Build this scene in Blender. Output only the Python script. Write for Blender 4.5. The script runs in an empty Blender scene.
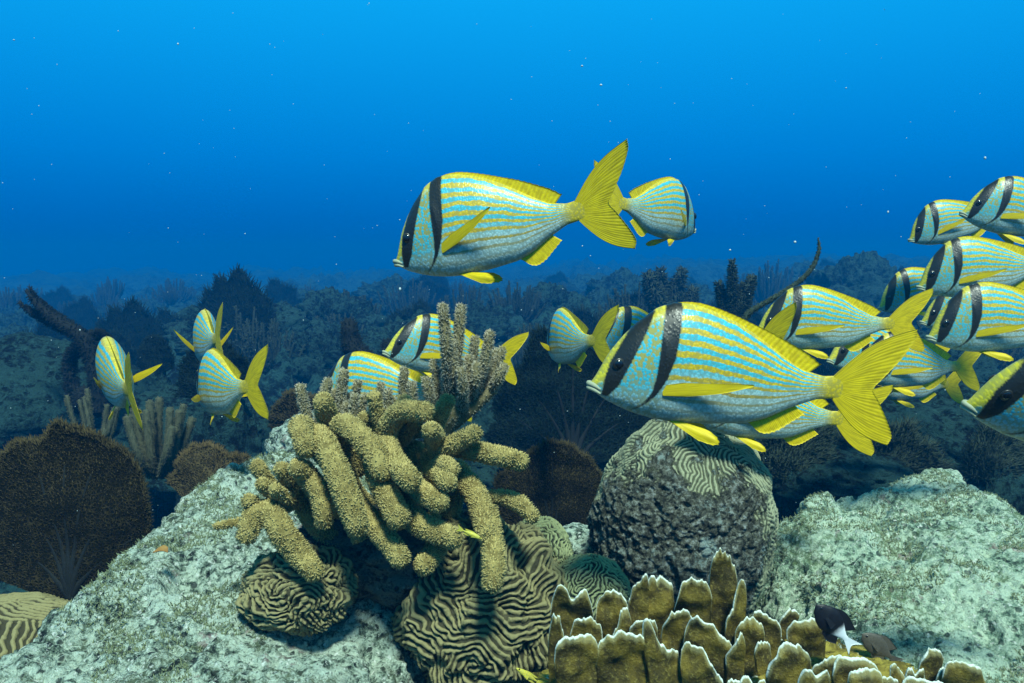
import bpy, math, random
import numpy as np
from mathutils import Vector, Matrix

C = bpy.context.scene
COL = C.collection
R = math.radians
PI = math.pi

# ------------------------------------------------------------------ camera
FPX = 1024 * 28.0 / 36.0
PITCH = math.atan((341.5 - 255) / FPX)
CAM = np.array([0.0, 0.0, 1.0])
FWD = np.array([0, math.cos(PITCH), -math.sin(PITCH)])
RGT = np.array([1.0, 0, 0])
UPV = np.array([0, math.sin(PITCH), math.cos(PITCH)])
cd = bpy.data.cameras.new('camera')
cam = bpy.data.objects.new('camera', cd); COL.objects.link(cam)
cd.lens = 28.0; cd.sensor_width = 36.0; cd.clip_start = 0.02; cd.clip_end = 500
cam.location = CAM.tolist(); cam.rotation_euler = (PI / 2 - PITCH, 0, 0)
C.camera = cam

# ------------------------------------------------------------------ world, sun, exposure
SUN_EL, SUN_AZ = R(57), R(168)       # azimuth measured clockwise from +Y (north)
w = bpy.data.worlds.new('World'); C.world = w; w.use_nodes = True
nt = w.node_tree; nt.nodes.clear()
N = nt.nodes.new; Lk = nt.links.new
out = N('ShaderNodeOutputWorld'); bgw = N('ShaderNodeBackground'); bgs = N('ShaderNodeBackground')
tc = N('ShaderNodeTexCoord'); sep = N('ShaderNodeSeparateXYZ'); Lk(tc.outputs['Generated'], sep.inputs[0])
rp = N('ShaderNodeValToRGB'); Lk(sep.outputs['Z'], rp.inputs[0])
e = rp.color_ramp.elements
e[0].position = 0.0; e[0].color = (0.000, 0.075, 0.36, 1)
e[1].position = 1.0; e[1].color = (0.20, 0.75, 1.0, 1)
m_ = e.new(0.12); m_.color = (0.000, 0.18, 0.56, 1)
m_ = e.new(0.32); m_.color = (0.003, 0.325, 0.74, 1)
m_ = e.new(0.55); m_.color = (0.03, 0.52, 0.98, 1)
Lk(rp.outputs[0], bgw.inputs[0]); bgw.inputs[1].default_value = 1.0
sky = N('ShaderNodeTexSky'); sky.sky_type = 'NISHITA'; sky.sun_disc = False
sky.sun_elevation = SUN_EL; sky.sun_rotation = SUN_AZ
tint = N('ShaderNodeMixRGB'); tint.blend_type = 'MULTIPLY'; tint.inputs[0].default_value = 1
tint.inputs[2].default_value = (0.25, 0.9, 0.75, 1); Lk(sky.outputs[0], tint.inputs[1])
Lk(tint.outputs[0], bgs.inputs[0]); bgs.inputs[1].default_value = 0.08
mr = N('ShaderNodeMapRange'); mr.inputs['From Min'].default_value = 0.6; mr.inputs['From Max'].default_value = 0.75
Lk(sep.outputs['Z'], mr.inputs['Value'])
mx = N('ShaderNodeMixShader'); Lk(mr.outputs[0], mx.inputs[0]); Lk(bgw.outputs[0], mx.inputs[1]); Lk(bgs.outputs[0], mx.inputs[2])
Lk(mx.outputs[0], out.inputs[0])

sl = bpy.data.lights.new('sun', 'SUN'); sl.energy = 5.0; sl.angle = R(8); sl.color = (0.84, 1.0, 0.86)
sun = bpy.data.objects.new('sun', sl); COL.objects.link(sun)
sdir = Vector((math.sin(SUN_AZ) * math.cos(SUN_EL), math.cos(SUN_AZ) * math.cos(SUN_EL), math.sin(SUN_EL)))
sun.rotation_euler = sdir.to_track_quat('Z', 'Y').to_euler(); sun.location = (0, 0, 5)
vs = C.view_settings; vs.view_transform = 'Standard'; vs.look = 'None'; vs.exposure = 0.38; vs.gamma = 1.0
HAZE = 0.042
C.cycles.volume_bounces = 2

# ------------------------------------------------------------------ helpers
def Wp(px, py, d):
    return CAM + d * (FWD + (px - 512) / FPX * RGT - (py - 341.5) / FPX * UPV)
def ray(px, py):
    v = FWD + (px - 512) / FPX * RGT - (py - 341.5) / FPX * UPV
    return v / np.linalg.norm(v)
def G(px, py, z):
    v = ray(px, py); return CAM + v * ((z - CAM[2]) / v[2])

_rng = np.random.RandomState(7)
_perm = np.concatenate([_rng.permutation(256)] * 3)
_grad = _rng.normal(size=(256, 3)); _grad /= np.linalg.norm(_grad, axis=1)[:, None]
def pnoise(p):
    p = np.asarray(p, float); i = np.floor(p).astype(int); f = p - i
    u = f * f * f * (f * (f * 6 - 15) + 10); i &= 255
    r = 0
    for dx in (0, 1):
        wx = u[:, 0] if dx else 1 - u[:, 0]
        for dy in (0, 1):
            wy = u[:, 1] if dy else 1 - u[:, 1]
            for dz in (0, 1):
                wz = u[:, 2] if dz else 1 - u[:, 2]
                h = _perm[_perm[_perm[(i[:, 0] + dx) & 255] + ((i[:, 1] + dy) & 255)] + ((i[:, 2] + dz) & 255)]
                g = _grad[h]
                r = r + wx * wy * wz * ((f[:, 0] - dx) * g[:, 0] + (f[:, 1] - dy) * g[:, 1] + (f[:, 2] - dz) * g[:, 2])
    return r * 1.6
def fbm(p, oct=4, lac=2.03, gain=0.5):
    p = np.asarray(p, float); a = 1.0; s = 0
    for o in range(oct):
        s = s + a * pnoise(p + 17.3 * o); p = p * lac; a *= gain
    return s
def ridged(p, oct=4):
    p = np.asarray(p, float); a = 1.0; s = 0
    for o in range(oct):
        s = s + a * (1 - 2 * np.abs(pnoise(p + 9.1 * o))); p = p * 2.1; a *= 0.5
    return s

class MB:
    def __init__(s): s.v = []; s.f4 = []; s.f3 = []; s.n = 0; s.a = {}
    def add(self, v, f4=None, f3=None, **at):
        v = np.asarray(v, float)
        if f4 is not None and len(f4): self.f4.append(np.asarray(f4, int) + self.n)
        if f3 is not None and len(f3): self.f3.append(np.asarray(f3, int) + self.n)
        self.v.append(v)
        for k, x in at.items():
            self.a.setdefault(k, []).append((self.n, np.broadcast_to(np.asarray(x, float), (len(v),)).copy()))
        self.n += len(v)
    def verts(s): return np.concatenate(s.v)
    def build(s, name, mat, parent=None, M=None, smooth=True):
        v = np.concatenate(s.v)
        if M is not None: v = v @ M[:3, :3].T + M[:3, 3]
        f4 = np.concatenate(s.f4) if s.f4 else np.zeros((0, 4), int)
        f3 = np.concatenate(s.f3) if s.f3 else np.zeros((0, 3), int)
        me = bpy.data.meshes.new(name)
        me.vertices.add(len(v)); me.vertices.foreach_set('co', v.ravel())
        nl = len(f4) * 4 + len(f3) * 3
        me.loops.add(nl); me.loops.foreach_set('vertex_index', np.concatenate([f4.ravel(), f3.ravel()]).astype(np.int32))
        npoly = len(f4) + len(f3); me.polygons.add(npoly)
        st = np.concatenate([np.arange(len(f4)) * 4, len(f4) * 4 + np.arange(len(f3)) * 3]).astype(np.int32)
        me.polygons.foreach_set('loop_start', st)
        me.update(calc_edges=True); me.validate()
        if smooth: me.polygons.foreach_set('use_smooth', np.ones(len(me.polygons), bool))
        for k, lst in s.a.items():
            arr = np.zeros(len(v))
            for st_, x in lst: arr[st_:st_ + len(x)] = x
            at = me.attributes.new(k, 'FLOAT', 'POINT')
            if len(me.vertices) == len(v): at.data.foreach_set('value', arr.astype(np.float32))
        if mat: me.materials.append(mat)
        o = bpy.data.objects.new(name, me); COL.objects.link(o)
        if parent: o.parent = parent
        return o

def tag(o, label=None, cat=None, group=None, kind=None):
    if label: o['label'] = label
    if cat: o['category'] = cat
    if group: o['group'] = group
    if kind: o['kind'] = kind
    return o
def empty(name, loc, label, cat, group=None):
    o = bpy.data.objects.new(name, None); COL.objects.link(o); o.location = [float(x) for x in loc]
    o.empty_display_size = 0.05
    return tag(o, label, cat, group)
def grid_faces(nu, nv, wrap_v=False):
    i = np.arange(nu - 1)[:, None]; j = np.arange(nv if wrap_v else nv - 1)[None, :]
    a = i * nv + j; b = i * nv + (j + 1) % nv
    return np.stack([a, b, b + nv, a + nv], -1).reshape(-1, 4)
def normals_grid(P, wrap=False):      # P nu x nv x 3
    du = np.gradient(P, axis=0)
    if wrap:
        dv = np.roll(P, -1, 1) - np.roll(P, 1, 1)
    else: dv = np.gradient(P, axis=1)
    n = np.cross(du, dv); n /= (np.linalg.norm(n, axis=-1, keepdims=True) + 1e-12)
    return n
def spline(pts, n):
    pts = np.asarray(pts, float)
    if len(pts) == 2: return pts[0] + (pts[1] - pts[0]) * np.linspace(0, 1, n)[:, None]
    P = np.vstack([2 * pts[0] - pts[1], pts, 2 * pts[-1] - pts[-2]])
    t = np.linspace(0, len(pts) - 1 - 1e-9, n); k = t.astype(int); u = (t - k)[:, None]
    p0, p1, p2, p3 = P[k], P[k + 1], P[k + 2], P[k + 3]
    return 0.5 * (2 * p1 + (p2 - p0) * u + (2 * p0 - 5 * p1 + 4 * p2 - p3) * u ** 2 + (3 * p1 - p0 - 3 * p2 + p3) * u ** 3)
def tube(mb, pts, rad, n=10, seg=12, cap=True, bump=0.0, bscale=30, polyps=0, plen=0.003, prad=0.001, rs=None, flat=1.0, tipv=0.0):
    """tapered tube along pts; optional small cone polyps over its surface"""
    rs = rs or np.random.RandomState(1)
    rad = np.asarray(rad, float)
    cl = spline(pts, seg)
    rr = np.interp(np.linspace(0, 1, seg), np.linspace(0, 1, len(rad)), rad)
    if cap:
        tdir = cl[-1] - cl[-2]; tdir /= np.linalg.norm(tdir) + 1e-12
        th = np.array([0.35, 0.7, 1.05, 1.35, 1.55])
        cl = np.vstack([cl] + [cl[seg - 1] + tdir * rr[-1] * math.sin(x) for x in th])
        rr = np.concatenate([rr, rr[-1] * np.cos(th)])
    m = len(cl)
    T = np.gradient(cl, axis=0); T /= np.linalg.norm(T, axis=1)[:, None] + 1e-12
    a = np.array([0, 0, 1.0]) if abs(T[0][2]) < 0.9 else np.array([1.0, 0, 0])
    U = np.zeros_like(cl); u = np.cross(T[0], a); u /= np.linalg.norm(u)
    for i in range(m):
        u = u - T[i] * (u @ T[i]); u /= np.linalg.norm(u) + 1e-12; U[i] = u
    V = np.cross(T, U)
    ph = np.linspace(0, 2 * PI, n, endpoint=False)
    nrm = U[:, None] * np.cos(ph)[None, :, None] + V[:, None] * np.sin(ph)[None, :, None] * flat
    if bump:
        q = (cl[:, None] + nrm * rr[:, None, None]).reshape(-1, 3)
        b = fbm(q * bscale, 3).reshape(m, n)
    else: b = np.zeros((m, n))
    P = cl[:, None] + nrm * (rr[:, None] * (1 + bump * b))[..., None]
    mb.add(P.reshape(-1, 3), grid_faces(m, n, True)[:, ::-1], tip=tipv, hgt=np.repeat(np.linspace(0, 1, m), n))
    if polyps:
        area = rr[:-1] * np.linalg.norm(np.diff(cl, axis=0), axis=1); cum = np.cumsum(area + 1e-12); cum /= cum[-1]
        r1 = rs.rand(polyps); k = np.searchsorted(cum, r1).clip(0, m - 2); fr = rs.rand(polyps)
        k2 = rs.randint(0, n, polyps); f2 = rs.rand(polyps)
        Pa = P[k, k2] * (1 - fr)[:, None] + P[k + 1, k2] * fr[:, None]
        Pb = P[k, (k2 + 1) % n] * (1 - fr)[:, None] + P[k + 1, (k2 + 1) % n] * fr[:, None]
        base = Pa * (1 - f2)[:, None] + Pb * f2[:, None]
        cen = cl[k] * (1 - fr)[:, None] + cl[k + 1] * fr[:, None]
        nn = base - cen; nn /= np.linalg.norm(nn, axis=1)[:, None] + 1e-12
        # at the cap lean the polyps forward
        late = (k >= seg - 2)
        nn[late] += T[k[late]] * 0.8
        cones(mb, base - nn * prad * 0.3, nn, plen, prad, rs)
def cones(mb, base, nn, plen, prad, rs, tilt=0.45, tv=1.0):
    k = len(base)
    nn = nn + rs.normal(scale=tilt * 0.6, size=(k, 3)); nn /= np.linalg.norm(nn, axis=1)[:, None] + 1e-12
    aa = np.where(np.abs(nn[:, 2:3]) < 0.9, np.array([[0, 0, 1.0]]), np.array([[1.0, 0, 0]]))
    u = np.cross(nn, aa); u /= np.linalg.norm(u, axis=1)[:, None]; v = np.cross(nn, u)
    L = (plen * rs.uniform(0.6, 1.3, k))[:, None]; pr = (prad * rs.uniform(0.7, 1.3, k))[:, None]
    vs_ = [base + u * pr, base + v * pr, base - u * pr, base - v * pr,
           base + nn * L + u * pr * .45, base + nn * L - u * pr * .45]
    V_ = np.stack(vs_, 1).reshape(-1, 3)
    o = (np.arange(k) * 6)[:, None]
    f4 = np.concatenate([o + np.array([[0, 1, 5, 4]]), o + np.array([[2, 3, 4, 5]])]); 
    f3 = np.concatenate([o + np.array([[1, 2, 5]]), o + np.array([[3, 0, 4]])])
    mb.add(V_, f4, f3, tip=np.tile([0.2, 0.2, 0.2, 0.2, tv, tv], k), hgt=0.5)

# ------------------------------------------------------------------ materials
class NT:
    def __init__(s, name):
        s.m = bpy.data.materials.new(name); s.m.use_nodes = True; s.t = s.m.node_tree; s.t.nodes.clear()
        s.out = s.t.nodes.new('ShaderNodeOutputMaterial'); s.b = s.t.nodes.new('ShaderNodeBsdfPrincipled')
        s.t.links.new(s.b.outputs[0], s.out.inputs[0])
    def n(s, ty, **kw):
        x = s.t.nodes.new(ty)
        for k, v in kw.items(): setattr(x, k, v)
        return x
    def l(s, a, b): s.t.links.new(a, b)
    def attr(s, nm): return s.n('ShaderNodeAttribute', attribute_name=nm).outputs['Fac']
    def coord(s): return s.n('ShaderNodeTexCoord').outputs['Object']
    def noise(s, vec, sc, det=5, rough=0.6, dist=0.0):
        x = s.n('ShaderNodeTexNoise'); x.inputs['Scale'].default_value = sc; x.inputs['Detail'].default_value = det
        x.inputs['Roughness'].default_value = rough; x.inputs['Distortion'].default_value = dist
        if vec is not None: s.l(vec, x.inputs['Vector'])
        return x.outputs['Fac']
    def voro(s, vec, sc, feat='F1'):
        x = s.n('ShaderNodeTexVoronoi', feature=feat); x.inputs['Scale'].default_value = sc
        if vec is not None: s.l(vec, x.inputs['Vector'])
        return x.outputs['Distance']
    def math(s, op, a, b=None, c=None, clamp=False):
        x = s.n('ShaderNodeMath', operation=op); x.use_clamp = clamp
        for i, q in enumerate((a, b, c)):
            if q is None: continue
            if isinstance(q, (int, float)): x.inputs[i].default_value = q
            else: s.l(q, x.inputs[i])
        return x.outputs[0]
    def rng(s, v, a, b, c=0.0, d=1.0, smooth=True):
        x = s.n('ShaderNodeMapRange'); x.interpolation_type = 'SMOOTHSTEP' if smooth else 'LINEAR'
        for k, q in zip(('From Min', 'From Max', 'To Min', 'To Max'), (a, b, c, d)): x.inputs[k].default_value = q
        s.l(v, x.inputs['Value']); return x.outputs[0]
    def mix(s, f, a, b, mode='MIX'):
        x = s.n('ShaderNodeMixRGB', blend_type=mode)
        for i, q in enumerate((f, a, b)):
            if isinstance(q, (int, float)): x.inputs[i].default_value = q
            elif isinstance(q, tuple): x.inputs[i].default_value = q if len(q) == 4 else (*q, 1)
            else: s.l(q, x.inputs[i])
        return x.outputs[0]
    def xyz(s, x_, y_, z_):
        x = s.n('ShaderNodeCombineXYZ')
        for i, q in enumerate((x_, y_, z_)):
            if isinstance(q, (int, float)): x.inputs[i].default_value = q
            else: s.l(q, x.inputs[i])
        return x.outputs[0]
    def bump(s, h, st, dist=0.01, nrm=None):
        x = s.n('ShaderNodeBump'); x.inputs['Strength'].default_value = st; x.inputs['Distance'].default_value = dist
        s.l(h, x.inputs['Height'])
        if nrm: s.l(nrm, x.inputs['Normal'])
        return x.outputs[0]
    def fin(s, col, rough=0.7, nrm=None, spec=0.3, sss=0):
        if isinstance(col, tuple): s.b.inputs['Base Color'].default_value = (*col, 1)
        else: s.l(col, s.b.inputs['Base Color'])
        if isinstance(rough, (int, float)): s.b.inputs['Roughness'].default_value = rough
        else: s.l(rough, s.b.inputs['Roughness'])
        s.b.inputs['Specular IOR Level'].default_value = spec
        if nrm: s.l(nrm, s.b.inputs['Normal'])
        return s.m
    def translucent(s, col, f):
        tr = s.n('ShaderNodeBsdfTranslucent'); 
        if isinstance(col, tuple): tr.inputs[0].default_value = (*col, 1)
        else: s.l(col, tr.inputs[0])
        mx = s.n('ShaderNodeMixShader'); mx.inputs[0].default_value = f
        s.l(s.b.outputs[0], mx.inputs[1]); s.l(tr.outputs[0], mx.inputs[2]); s.l(mx.outputs[0], s.out.inputs[0])

YEL = (0.78, 0.58, 0.006)
def mat_fish():
    k = NT('porkfish_skin'); s = k.attr('s'); t = k.attr('t'); bar = k.attr('bar'); zz = k.attr('zz')
    vec = k.xyz(s, zz, 0.0); side = k.attr('side')
    # stripe coordinate, lines a little wavy and broken
    wob = k.noise(k.xyz(k.math('MULTIPLY', s, 9.0), k.math('MULTIPLY', zz, 14.0), k.math('ADD', side, k.math('MULTIPLY', k.n('ShaderNodeObjectInfo').outputs['Random'], 30.0))), 1.0, 3, 0.6)
    fine = k.noise(k.xyz(k.math('MULTIPLY', s, 60.0), k.math('MULTIPLY', zz, 150.0), side), 1.0, 2, 0.6)
    tt = k.math('ADD', t, k.math('MULTIPLY', k.math('SUBTRACT', wob, 0.5), 0.075))
    tt = k.math('ADD', tt, k.math('MULTIPLY', k.math('SUBTRACT', fine, 0.5), 0.03))
    sn = k.math('SINE', k.math('MULTIPLY', tt, 2 * PI * 10.5))
    thr = k.rng(t, 0.25, 0.60, 0.50, 0.0)      # yellow gets wider towards the back
    lines = k.rng(k.math('SUBTRACT', sn, thr), -0.32, 0.32)
    behind = k.rng(k.math('ADD', s, k.math('MULTIPLY', zz, -0.12)), 0.235, 0.30)
    blue = k.mix(k.rng(t, 0.28, 0.56), (0.38, 0.54, 0.53), (0.035, 0.45, 0.58))
    yl = k.mix(k.rng(t, 0.25, 0.5), (0.32, 0.25, 0.06), (0.60, 0.42, 0.006))
    body = k.mix(k.math('MULTIPLY', lines, k.rng(t, 0.08, 0.32, 0.3, 1.0)), blue, yl)
    # between and before the bars: silver blue with golden scale rows
    sc = k.n('ShaderNodeTexVoronoi', feature='F1'); sc.inputs['Scale'].default_value = 1.0
    k.l(k.xyz(k.math('MULTIPLY', s, 85.0), k.math('MULTIPLY', zz, 75.0), 0.0), sc.inputs['Vector'])
    scal = sc.outputs['Distance']
    hd = k.mix(k.rng(t, 0.10, 0.40), (0.34, 0.50, 0.48), (0.04, 0.42, 0.54))
    dots = k.math('MULTIPLY', k.rng(scal, 0.45, 0.62), k.rng(t, 0.25, 0.6, 0.35, 0.95))
    hd = k.mix(dots, hd, (0.45, 0.40, 0.06))
    topy = k.rng(t, 0.86, 0.98)
    hd = k.mix(topy, hd, YEL)
    col = k.mix(behind, hd, body)
    col = k.mix(k.rng(t, 0.955, 0.985), col, (0.62, 0.5, 0.03))
    # tail root yellow
    blt = k.noise(k.xyz(k.math('MULTIPLY', s, 22.0), k.math('MULTIPLY', zz, 40.0), side), 1.0, 2, 0.5)
    ssn = k.math('ADD', s, k.math('MULTIPLY', k.math('SUBTRACT', blt, 0.5), 0.05))
    col = k.mix(k.rng(ssn, 0.84, 0.93), col, (0.52, 0.39, 0.006))
    # snout in front of the first bar: yellow above, pale below
    front = k.rng(k.attr('front'), -0.012, 0.012)
    col = k.mix(k.math('MULTIPLY', front, k.rng(t, 0.40, 0.62)), col, (0.62, 0.53, 0.02))
    # dull grain over the scales
    g2 = k.noise(k.xyz(k.math('MULTIPLY', s, 140.0), k.math('MULTIPLY', zz, 140.0), side), 1.0, 3, 0.7)
    col = k.mix(k.rng(g2, 0.42, 0.72, 0.0, 0.32), col, (0.12, 0.15, 0.06))
    col = k.mix(k.math('MULTIPLY', k.rng(scal, 0.42, 0.62), 0.35), col, (0.10, 0.13, 0.07))
    col = k.mix(k.rng(g2, 0.36, 0.26, 0.0, 0.5), col, (0.60, 0.80, 0.80))
    # gill cover edge
    ed = k.rng(k.math('ABSOLUTE', k.attr('gill')), 0.002, 0.007, 0.55, 0.0)
    col = k.mix(ed, col, (0.05, 0.06, 0.04))
    # the two black bars
    bn = k.math('ADD', bar, k.math('MULTIPLY', k.math('SUBTRACT', g2, 0.5), 0.016))
    col = k.mix(k.rng(bn, -0.005, 0.004, 1.0, 0.0), col, (0.012, 0.013, 0.011))
    # scale rows relief
    sv = k.rng(scal, 0.0, 0.6)
    nm = k.bump(sv, 0.16, 0.0012)
    return k.fin(col, k.rng(g2, 0.3, 0.8, 0.32, 0.55), nm, 0.45)
def mat_fin(name, c1, c2, tl=0.25):
    k = NT(name); u = k.attr('fu'); v = k.attr('fv')
    ry = k.math('SINE', k.math('MULTIPLY', u, 2 * PI * 34))
    nz = k.noise(k.xyz(k.math('MULTIPLY', u, 25.0), k.math('MULTIPLY', v, 3.0), 0.0), 1.0, 3)
    a = k.math('ADD', k.math('MULTIPLY', k.rng(ry, -0.6, 1.0), 0.30), k.math('MULTIPLY', k.rng(nz, 0.3, 0.7), 0.65))
    c = k.mix(a, c1, c2)
    n_ = k.bump(ry, 0.14, 0.001)
    m = k.fin(c, 0.5, n_, 0.3); k.translucent(c, tl); return m
def mat_simple(name, c, rough=0.6, spec=0.3, c2=None, sc=60, bump=0.0):
    k = NT(name); v = k.coord()
    if c2: col = k.mix(k.rng(k.noise(v, sc, 4), 0.35, 0.65), c, c2)
    else: col = c
    nm = k.bump(k.noise(v, sc * 1.55, 5), bump, 0.004) if bump else None
    return k.fin(col, rough, nm, spec)
def mat_polyp(name, base, tipc, mid=None, rough=0.8, tl=0.0):
    k = NT(name); v = k.coord(); t = k.attr('tip')
    nz = k.noise(v, 90, 4)
    b = k.mix(k.rng(nz, 0.35, 0.7), base, mid or base)
    c = k.mix(k.rng(t, 0.1, 1.0, smooth=False), b, tipc)
    nm = k.bump(k.noise(v, 500, 4), 0.6, 0.002)
    m = k.fin(c, rough, nm, 0.2)
    if tl: k.translucent(c, tl)
    return m
def mat_rock(name, pale, mid, dark, pits=1.0, scale=1.0, stain=None):
    k = NT(name); v = k.coord()
    L_ = k.noise(v, 7 * scale, 5, 0.6)
    a = k.noise(v, 28 * scale, 8, 0.75)
    b = k.noise(v, 105 * scale, 6, 0.78)
    c = k.noise(v, 300 * scale, 3, 0.7)
    bb = k.math('ADD', b, k.math('MULTIPLY', k.math('SUBTRACT', L_, 0.5), 0.45))
    bb = k.math('ADD', bb, k.math('MULTIPLY', k.math('SUBTRACT', a, 0.5), 0.5))
    col = k.mix(k.rng(bb, 0.40, 0.56), mid, pale)
    col = k.mix(k.rng(bb, 0.44, 0.33, 0.0, min(1, 0.95 * pits)), col, dark)
    col = k.mix(k.rng(c, 0.44, 0.32, 0.0, min(1, 0.75 * pits)), col, dark)
    vo = k.voro(v, 70 * scale)
    vm = k.math('MULTIPLY', k.rng(vo, 0.30, 0.16), k.rng(a, 0.56, 0.48))
    col = k.mix(k.math('MULTIPLY', vm, min(1, 0.8 * pits)), col, dark)
    if stain:
        st = k.noise(v, 13 * scale, 7, 0.75)
        col = k.mix(k.math('MULTIPLY', k.rng(st, 0.53, 0.60, 0.0, 0.85), k.rng(b, 0.60, 0.45)), col, stain)
        s2 = k.noise(k.xyz(k.attr('none'), 0.0, 0.0), 1.0) if False else k.noise(v, 21 * scale, 6, 0.7, 0.2)
        col = k.mix(k.math('MULTIPLY', k.rng(s2, 0.60, 0.66), 0.7), col, (0.26, 0.17, 0.17))
    sp = k.noise(v, 170 * scale, 3, 0.6)
    col = k.mix(k.rng(sp, 0.60, 0.68, 0.0, 0.8), col, tuple(min(.9, x * 1.5) for x in pale))
    h = k.math('ADD', k.math('MULTIPLY', b, 1.0), k.math('MULTIPLY', c, 0.35))
    h = k.math('ADD', h, k.math('MULTIPLY', a, 1.2))
    h = k.math('SUBTRACT', h, k.math('MULTIPLY', vm, 0.5))
    nm = k.bump(h, 1.0, 0.009 / scale)
    return k.fin(col, 0.9, nm, 0.12)
def mat_brain(name, crest, valley, dead=None):
    k = NT(name); v = k.coord(); h = k.attr('ridge')
    nz = k.noise(v, 260, 5, 0.7)
    hh = k.math('ADD', h, k.math('MULTIPLY', k.math('SUBTRACT', nz, 0.5), 0.35))
    c = k.mix(k.rng(hh, 0.25, 0.7), valley, crest)
    blot = k.noise(v, 30, 5, 0.6)
    c = k.mix(k.rng(blot, 0.5, 0.75, 0.0, 0.35), c, tuple(x * 0.55 for x in crest))
    nm = k.bump(nz, 0.6, 0.003)
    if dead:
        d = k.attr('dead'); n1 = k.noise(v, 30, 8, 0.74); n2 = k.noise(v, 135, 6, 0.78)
        dc = k.mix(k.rng(n2, 0.40, 0.62), (0.035, 0.040, 0.034), (0.30, 0.32, 0.25))  # dead crust colour; its dark tone also stands in for shade on the front
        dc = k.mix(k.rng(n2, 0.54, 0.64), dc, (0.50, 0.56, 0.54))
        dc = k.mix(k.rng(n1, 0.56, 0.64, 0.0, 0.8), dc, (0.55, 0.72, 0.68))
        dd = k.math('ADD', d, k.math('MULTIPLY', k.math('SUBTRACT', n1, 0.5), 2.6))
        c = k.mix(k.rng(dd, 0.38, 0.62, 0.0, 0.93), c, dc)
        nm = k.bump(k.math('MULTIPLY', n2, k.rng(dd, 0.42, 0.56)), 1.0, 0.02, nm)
    return k.fin(c, 0.85, nm, 0.15)

def mat_fan(name, dk, lt, tipc, sc):
    k = NT(name); v = k.coord(); t = k.attr('tip')
    e_ = k.voro(v, sc, 'DISTANCE_TO_EDGE'); n1 = k.noise(v, sc * .06, 5, .7); n2 = k.noise(v, sc * .35, 4, .7)
    net = k.rng(e_, .16, .04)
    c = k.mix(k.math('MULTIPLY', net, k.rng(n2, .35, .65)), dk, lt)
    c = k.mix(k.rng(n1, .45, .7, 0, .6), c, dk)
    c = k.mix(k.rng(t, .1, 1.0, smooth=False), c, tipc)
    k.fin(c, .9, k.bump(net, .6, .003), .1); k.translucent(c, .25)
    # the finest holes of the net let the water behind show
    last = k.out.inputs[0].links[0].from_socket; tr = k.n('ShaderNodeBsdfTransparent'); mx = k.n('ShaderNodeMixShader')
    hole = k.math('MULTIPLY', k.math('MULTIPLY', k.rng(e_, .20, .30), k.rng(n2, .42, .55)), k.rng(t, .15, .05)); k.l(k.math('MULTIPLY', hole, .45), mx.inputs[0]); k.l(last, mx.inputs[1]); k.l(tr.outputs[0], mx.inputs[2]); k.l(mx.outputs[0], k.out.inputs[0])
    return k.m
M = {}
M['fish'] = mat_fish()
M['fin'] = mat_fin('yellow_fin', (0.56, 0.40, 0.003), (0.95, 0.74, 0.006))
M['tailfin'] = mat_fin('olive_yellow_fin', (0.44, 0.33, 0.003), (0.82, 0.63, 0.005), 0.2)
M['eye'] = mat_simple('eye_black', (0.006, 0.006, 0.007), 0.08, 0.8)
M['eyering'] = mat_simple('eye_ring', (0.018, 0.018, 0.014), 0.35, 0.4)
M['lip'] = mat_simple('lip_pale', (0.30, 0.33, 0.22), 0.6, 0.3)
M['finger'] = mat_polyp('tan_finger_coral', (0.13, 0.10, 0.028), (0.68, 0.57, 0.23), (0.31, 0.25, 0.085))
M['rod'] = mat_polyp('grey_sea_rod', (0.15, 0.13, 0.06), (0.95, 0.88, 0.66), (0.28, 0.24, 0.12), tl=.3)
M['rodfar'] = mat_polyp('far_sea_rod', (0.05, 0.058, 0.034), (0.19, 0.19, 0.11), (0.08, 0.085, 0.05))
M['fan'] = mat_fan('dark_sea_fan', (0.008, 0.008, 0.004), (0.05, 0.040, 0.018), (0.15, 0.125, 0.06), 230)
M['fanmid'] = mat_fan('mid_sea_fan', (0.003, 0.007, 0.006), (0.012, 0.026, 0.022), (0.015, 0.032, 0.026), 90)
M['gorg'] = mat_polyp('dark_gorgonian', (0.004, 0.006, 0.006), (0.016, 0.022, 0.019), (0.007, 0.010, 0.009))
M['fanbrown'] = mat_fan('brown_sea_fan', (0.03, 0.026, 0.014), (0.15, 0.12, 0.06), (0.22, 0.17, 0.08), 230)
M['turf'] = mat_polyp('algae_turf_green', (0.07, 0.09, 0.045), (0.24, 0.30, 0.17), (0.10, 0.12, 0.06))
M['vein'] = mat_polyp('fan_vein', (0.008, 0.010, 0.010), (0.018, 0.022, 0.02), (0.011, 0.014, 0.013))
M['whip'] = mat_polyp('sea_whip_skin', (0.02, 0.035, 0.025), (0.07, 0.1, 0.06), (0.04, 0.06, 0.04))
M['plume'] = mat_polyp('sea_plume', (0.018, 0.030, 0.022), (0.05, 0.075, 0.05), (0.03, 0.045, 0.03), tl=0.1)
M['rock'] = mat_rock('pale_reef_rock', (0.56, 0.68, 0.56), (0.14, 0.20, 0.15), (0.015, 0.022, 0.022), 1.1, 1.0, (0.10, 0.13, 0.07))
M['rockr'] = mat_rock('pale_green_reef_rock', (0.58, 0.72, 0.55), (0.22, 0.34, 0.24), (0.03, 0.045, 0.04), .9, 1.0, (0.15, 0.22, 0.11))
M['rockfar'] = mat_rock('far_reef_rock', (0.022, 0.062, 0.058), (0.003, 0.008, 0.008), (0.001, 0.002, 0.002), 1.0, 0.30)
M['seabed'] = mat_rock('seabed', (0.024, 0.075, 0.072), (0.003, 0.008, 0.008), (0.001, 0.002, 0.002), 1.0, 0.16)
M['brain'] = mat_brain('tan_brain_coral', (0.24, 0.215, 0.10), (0.045, 0.042, 0.022))
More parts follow.
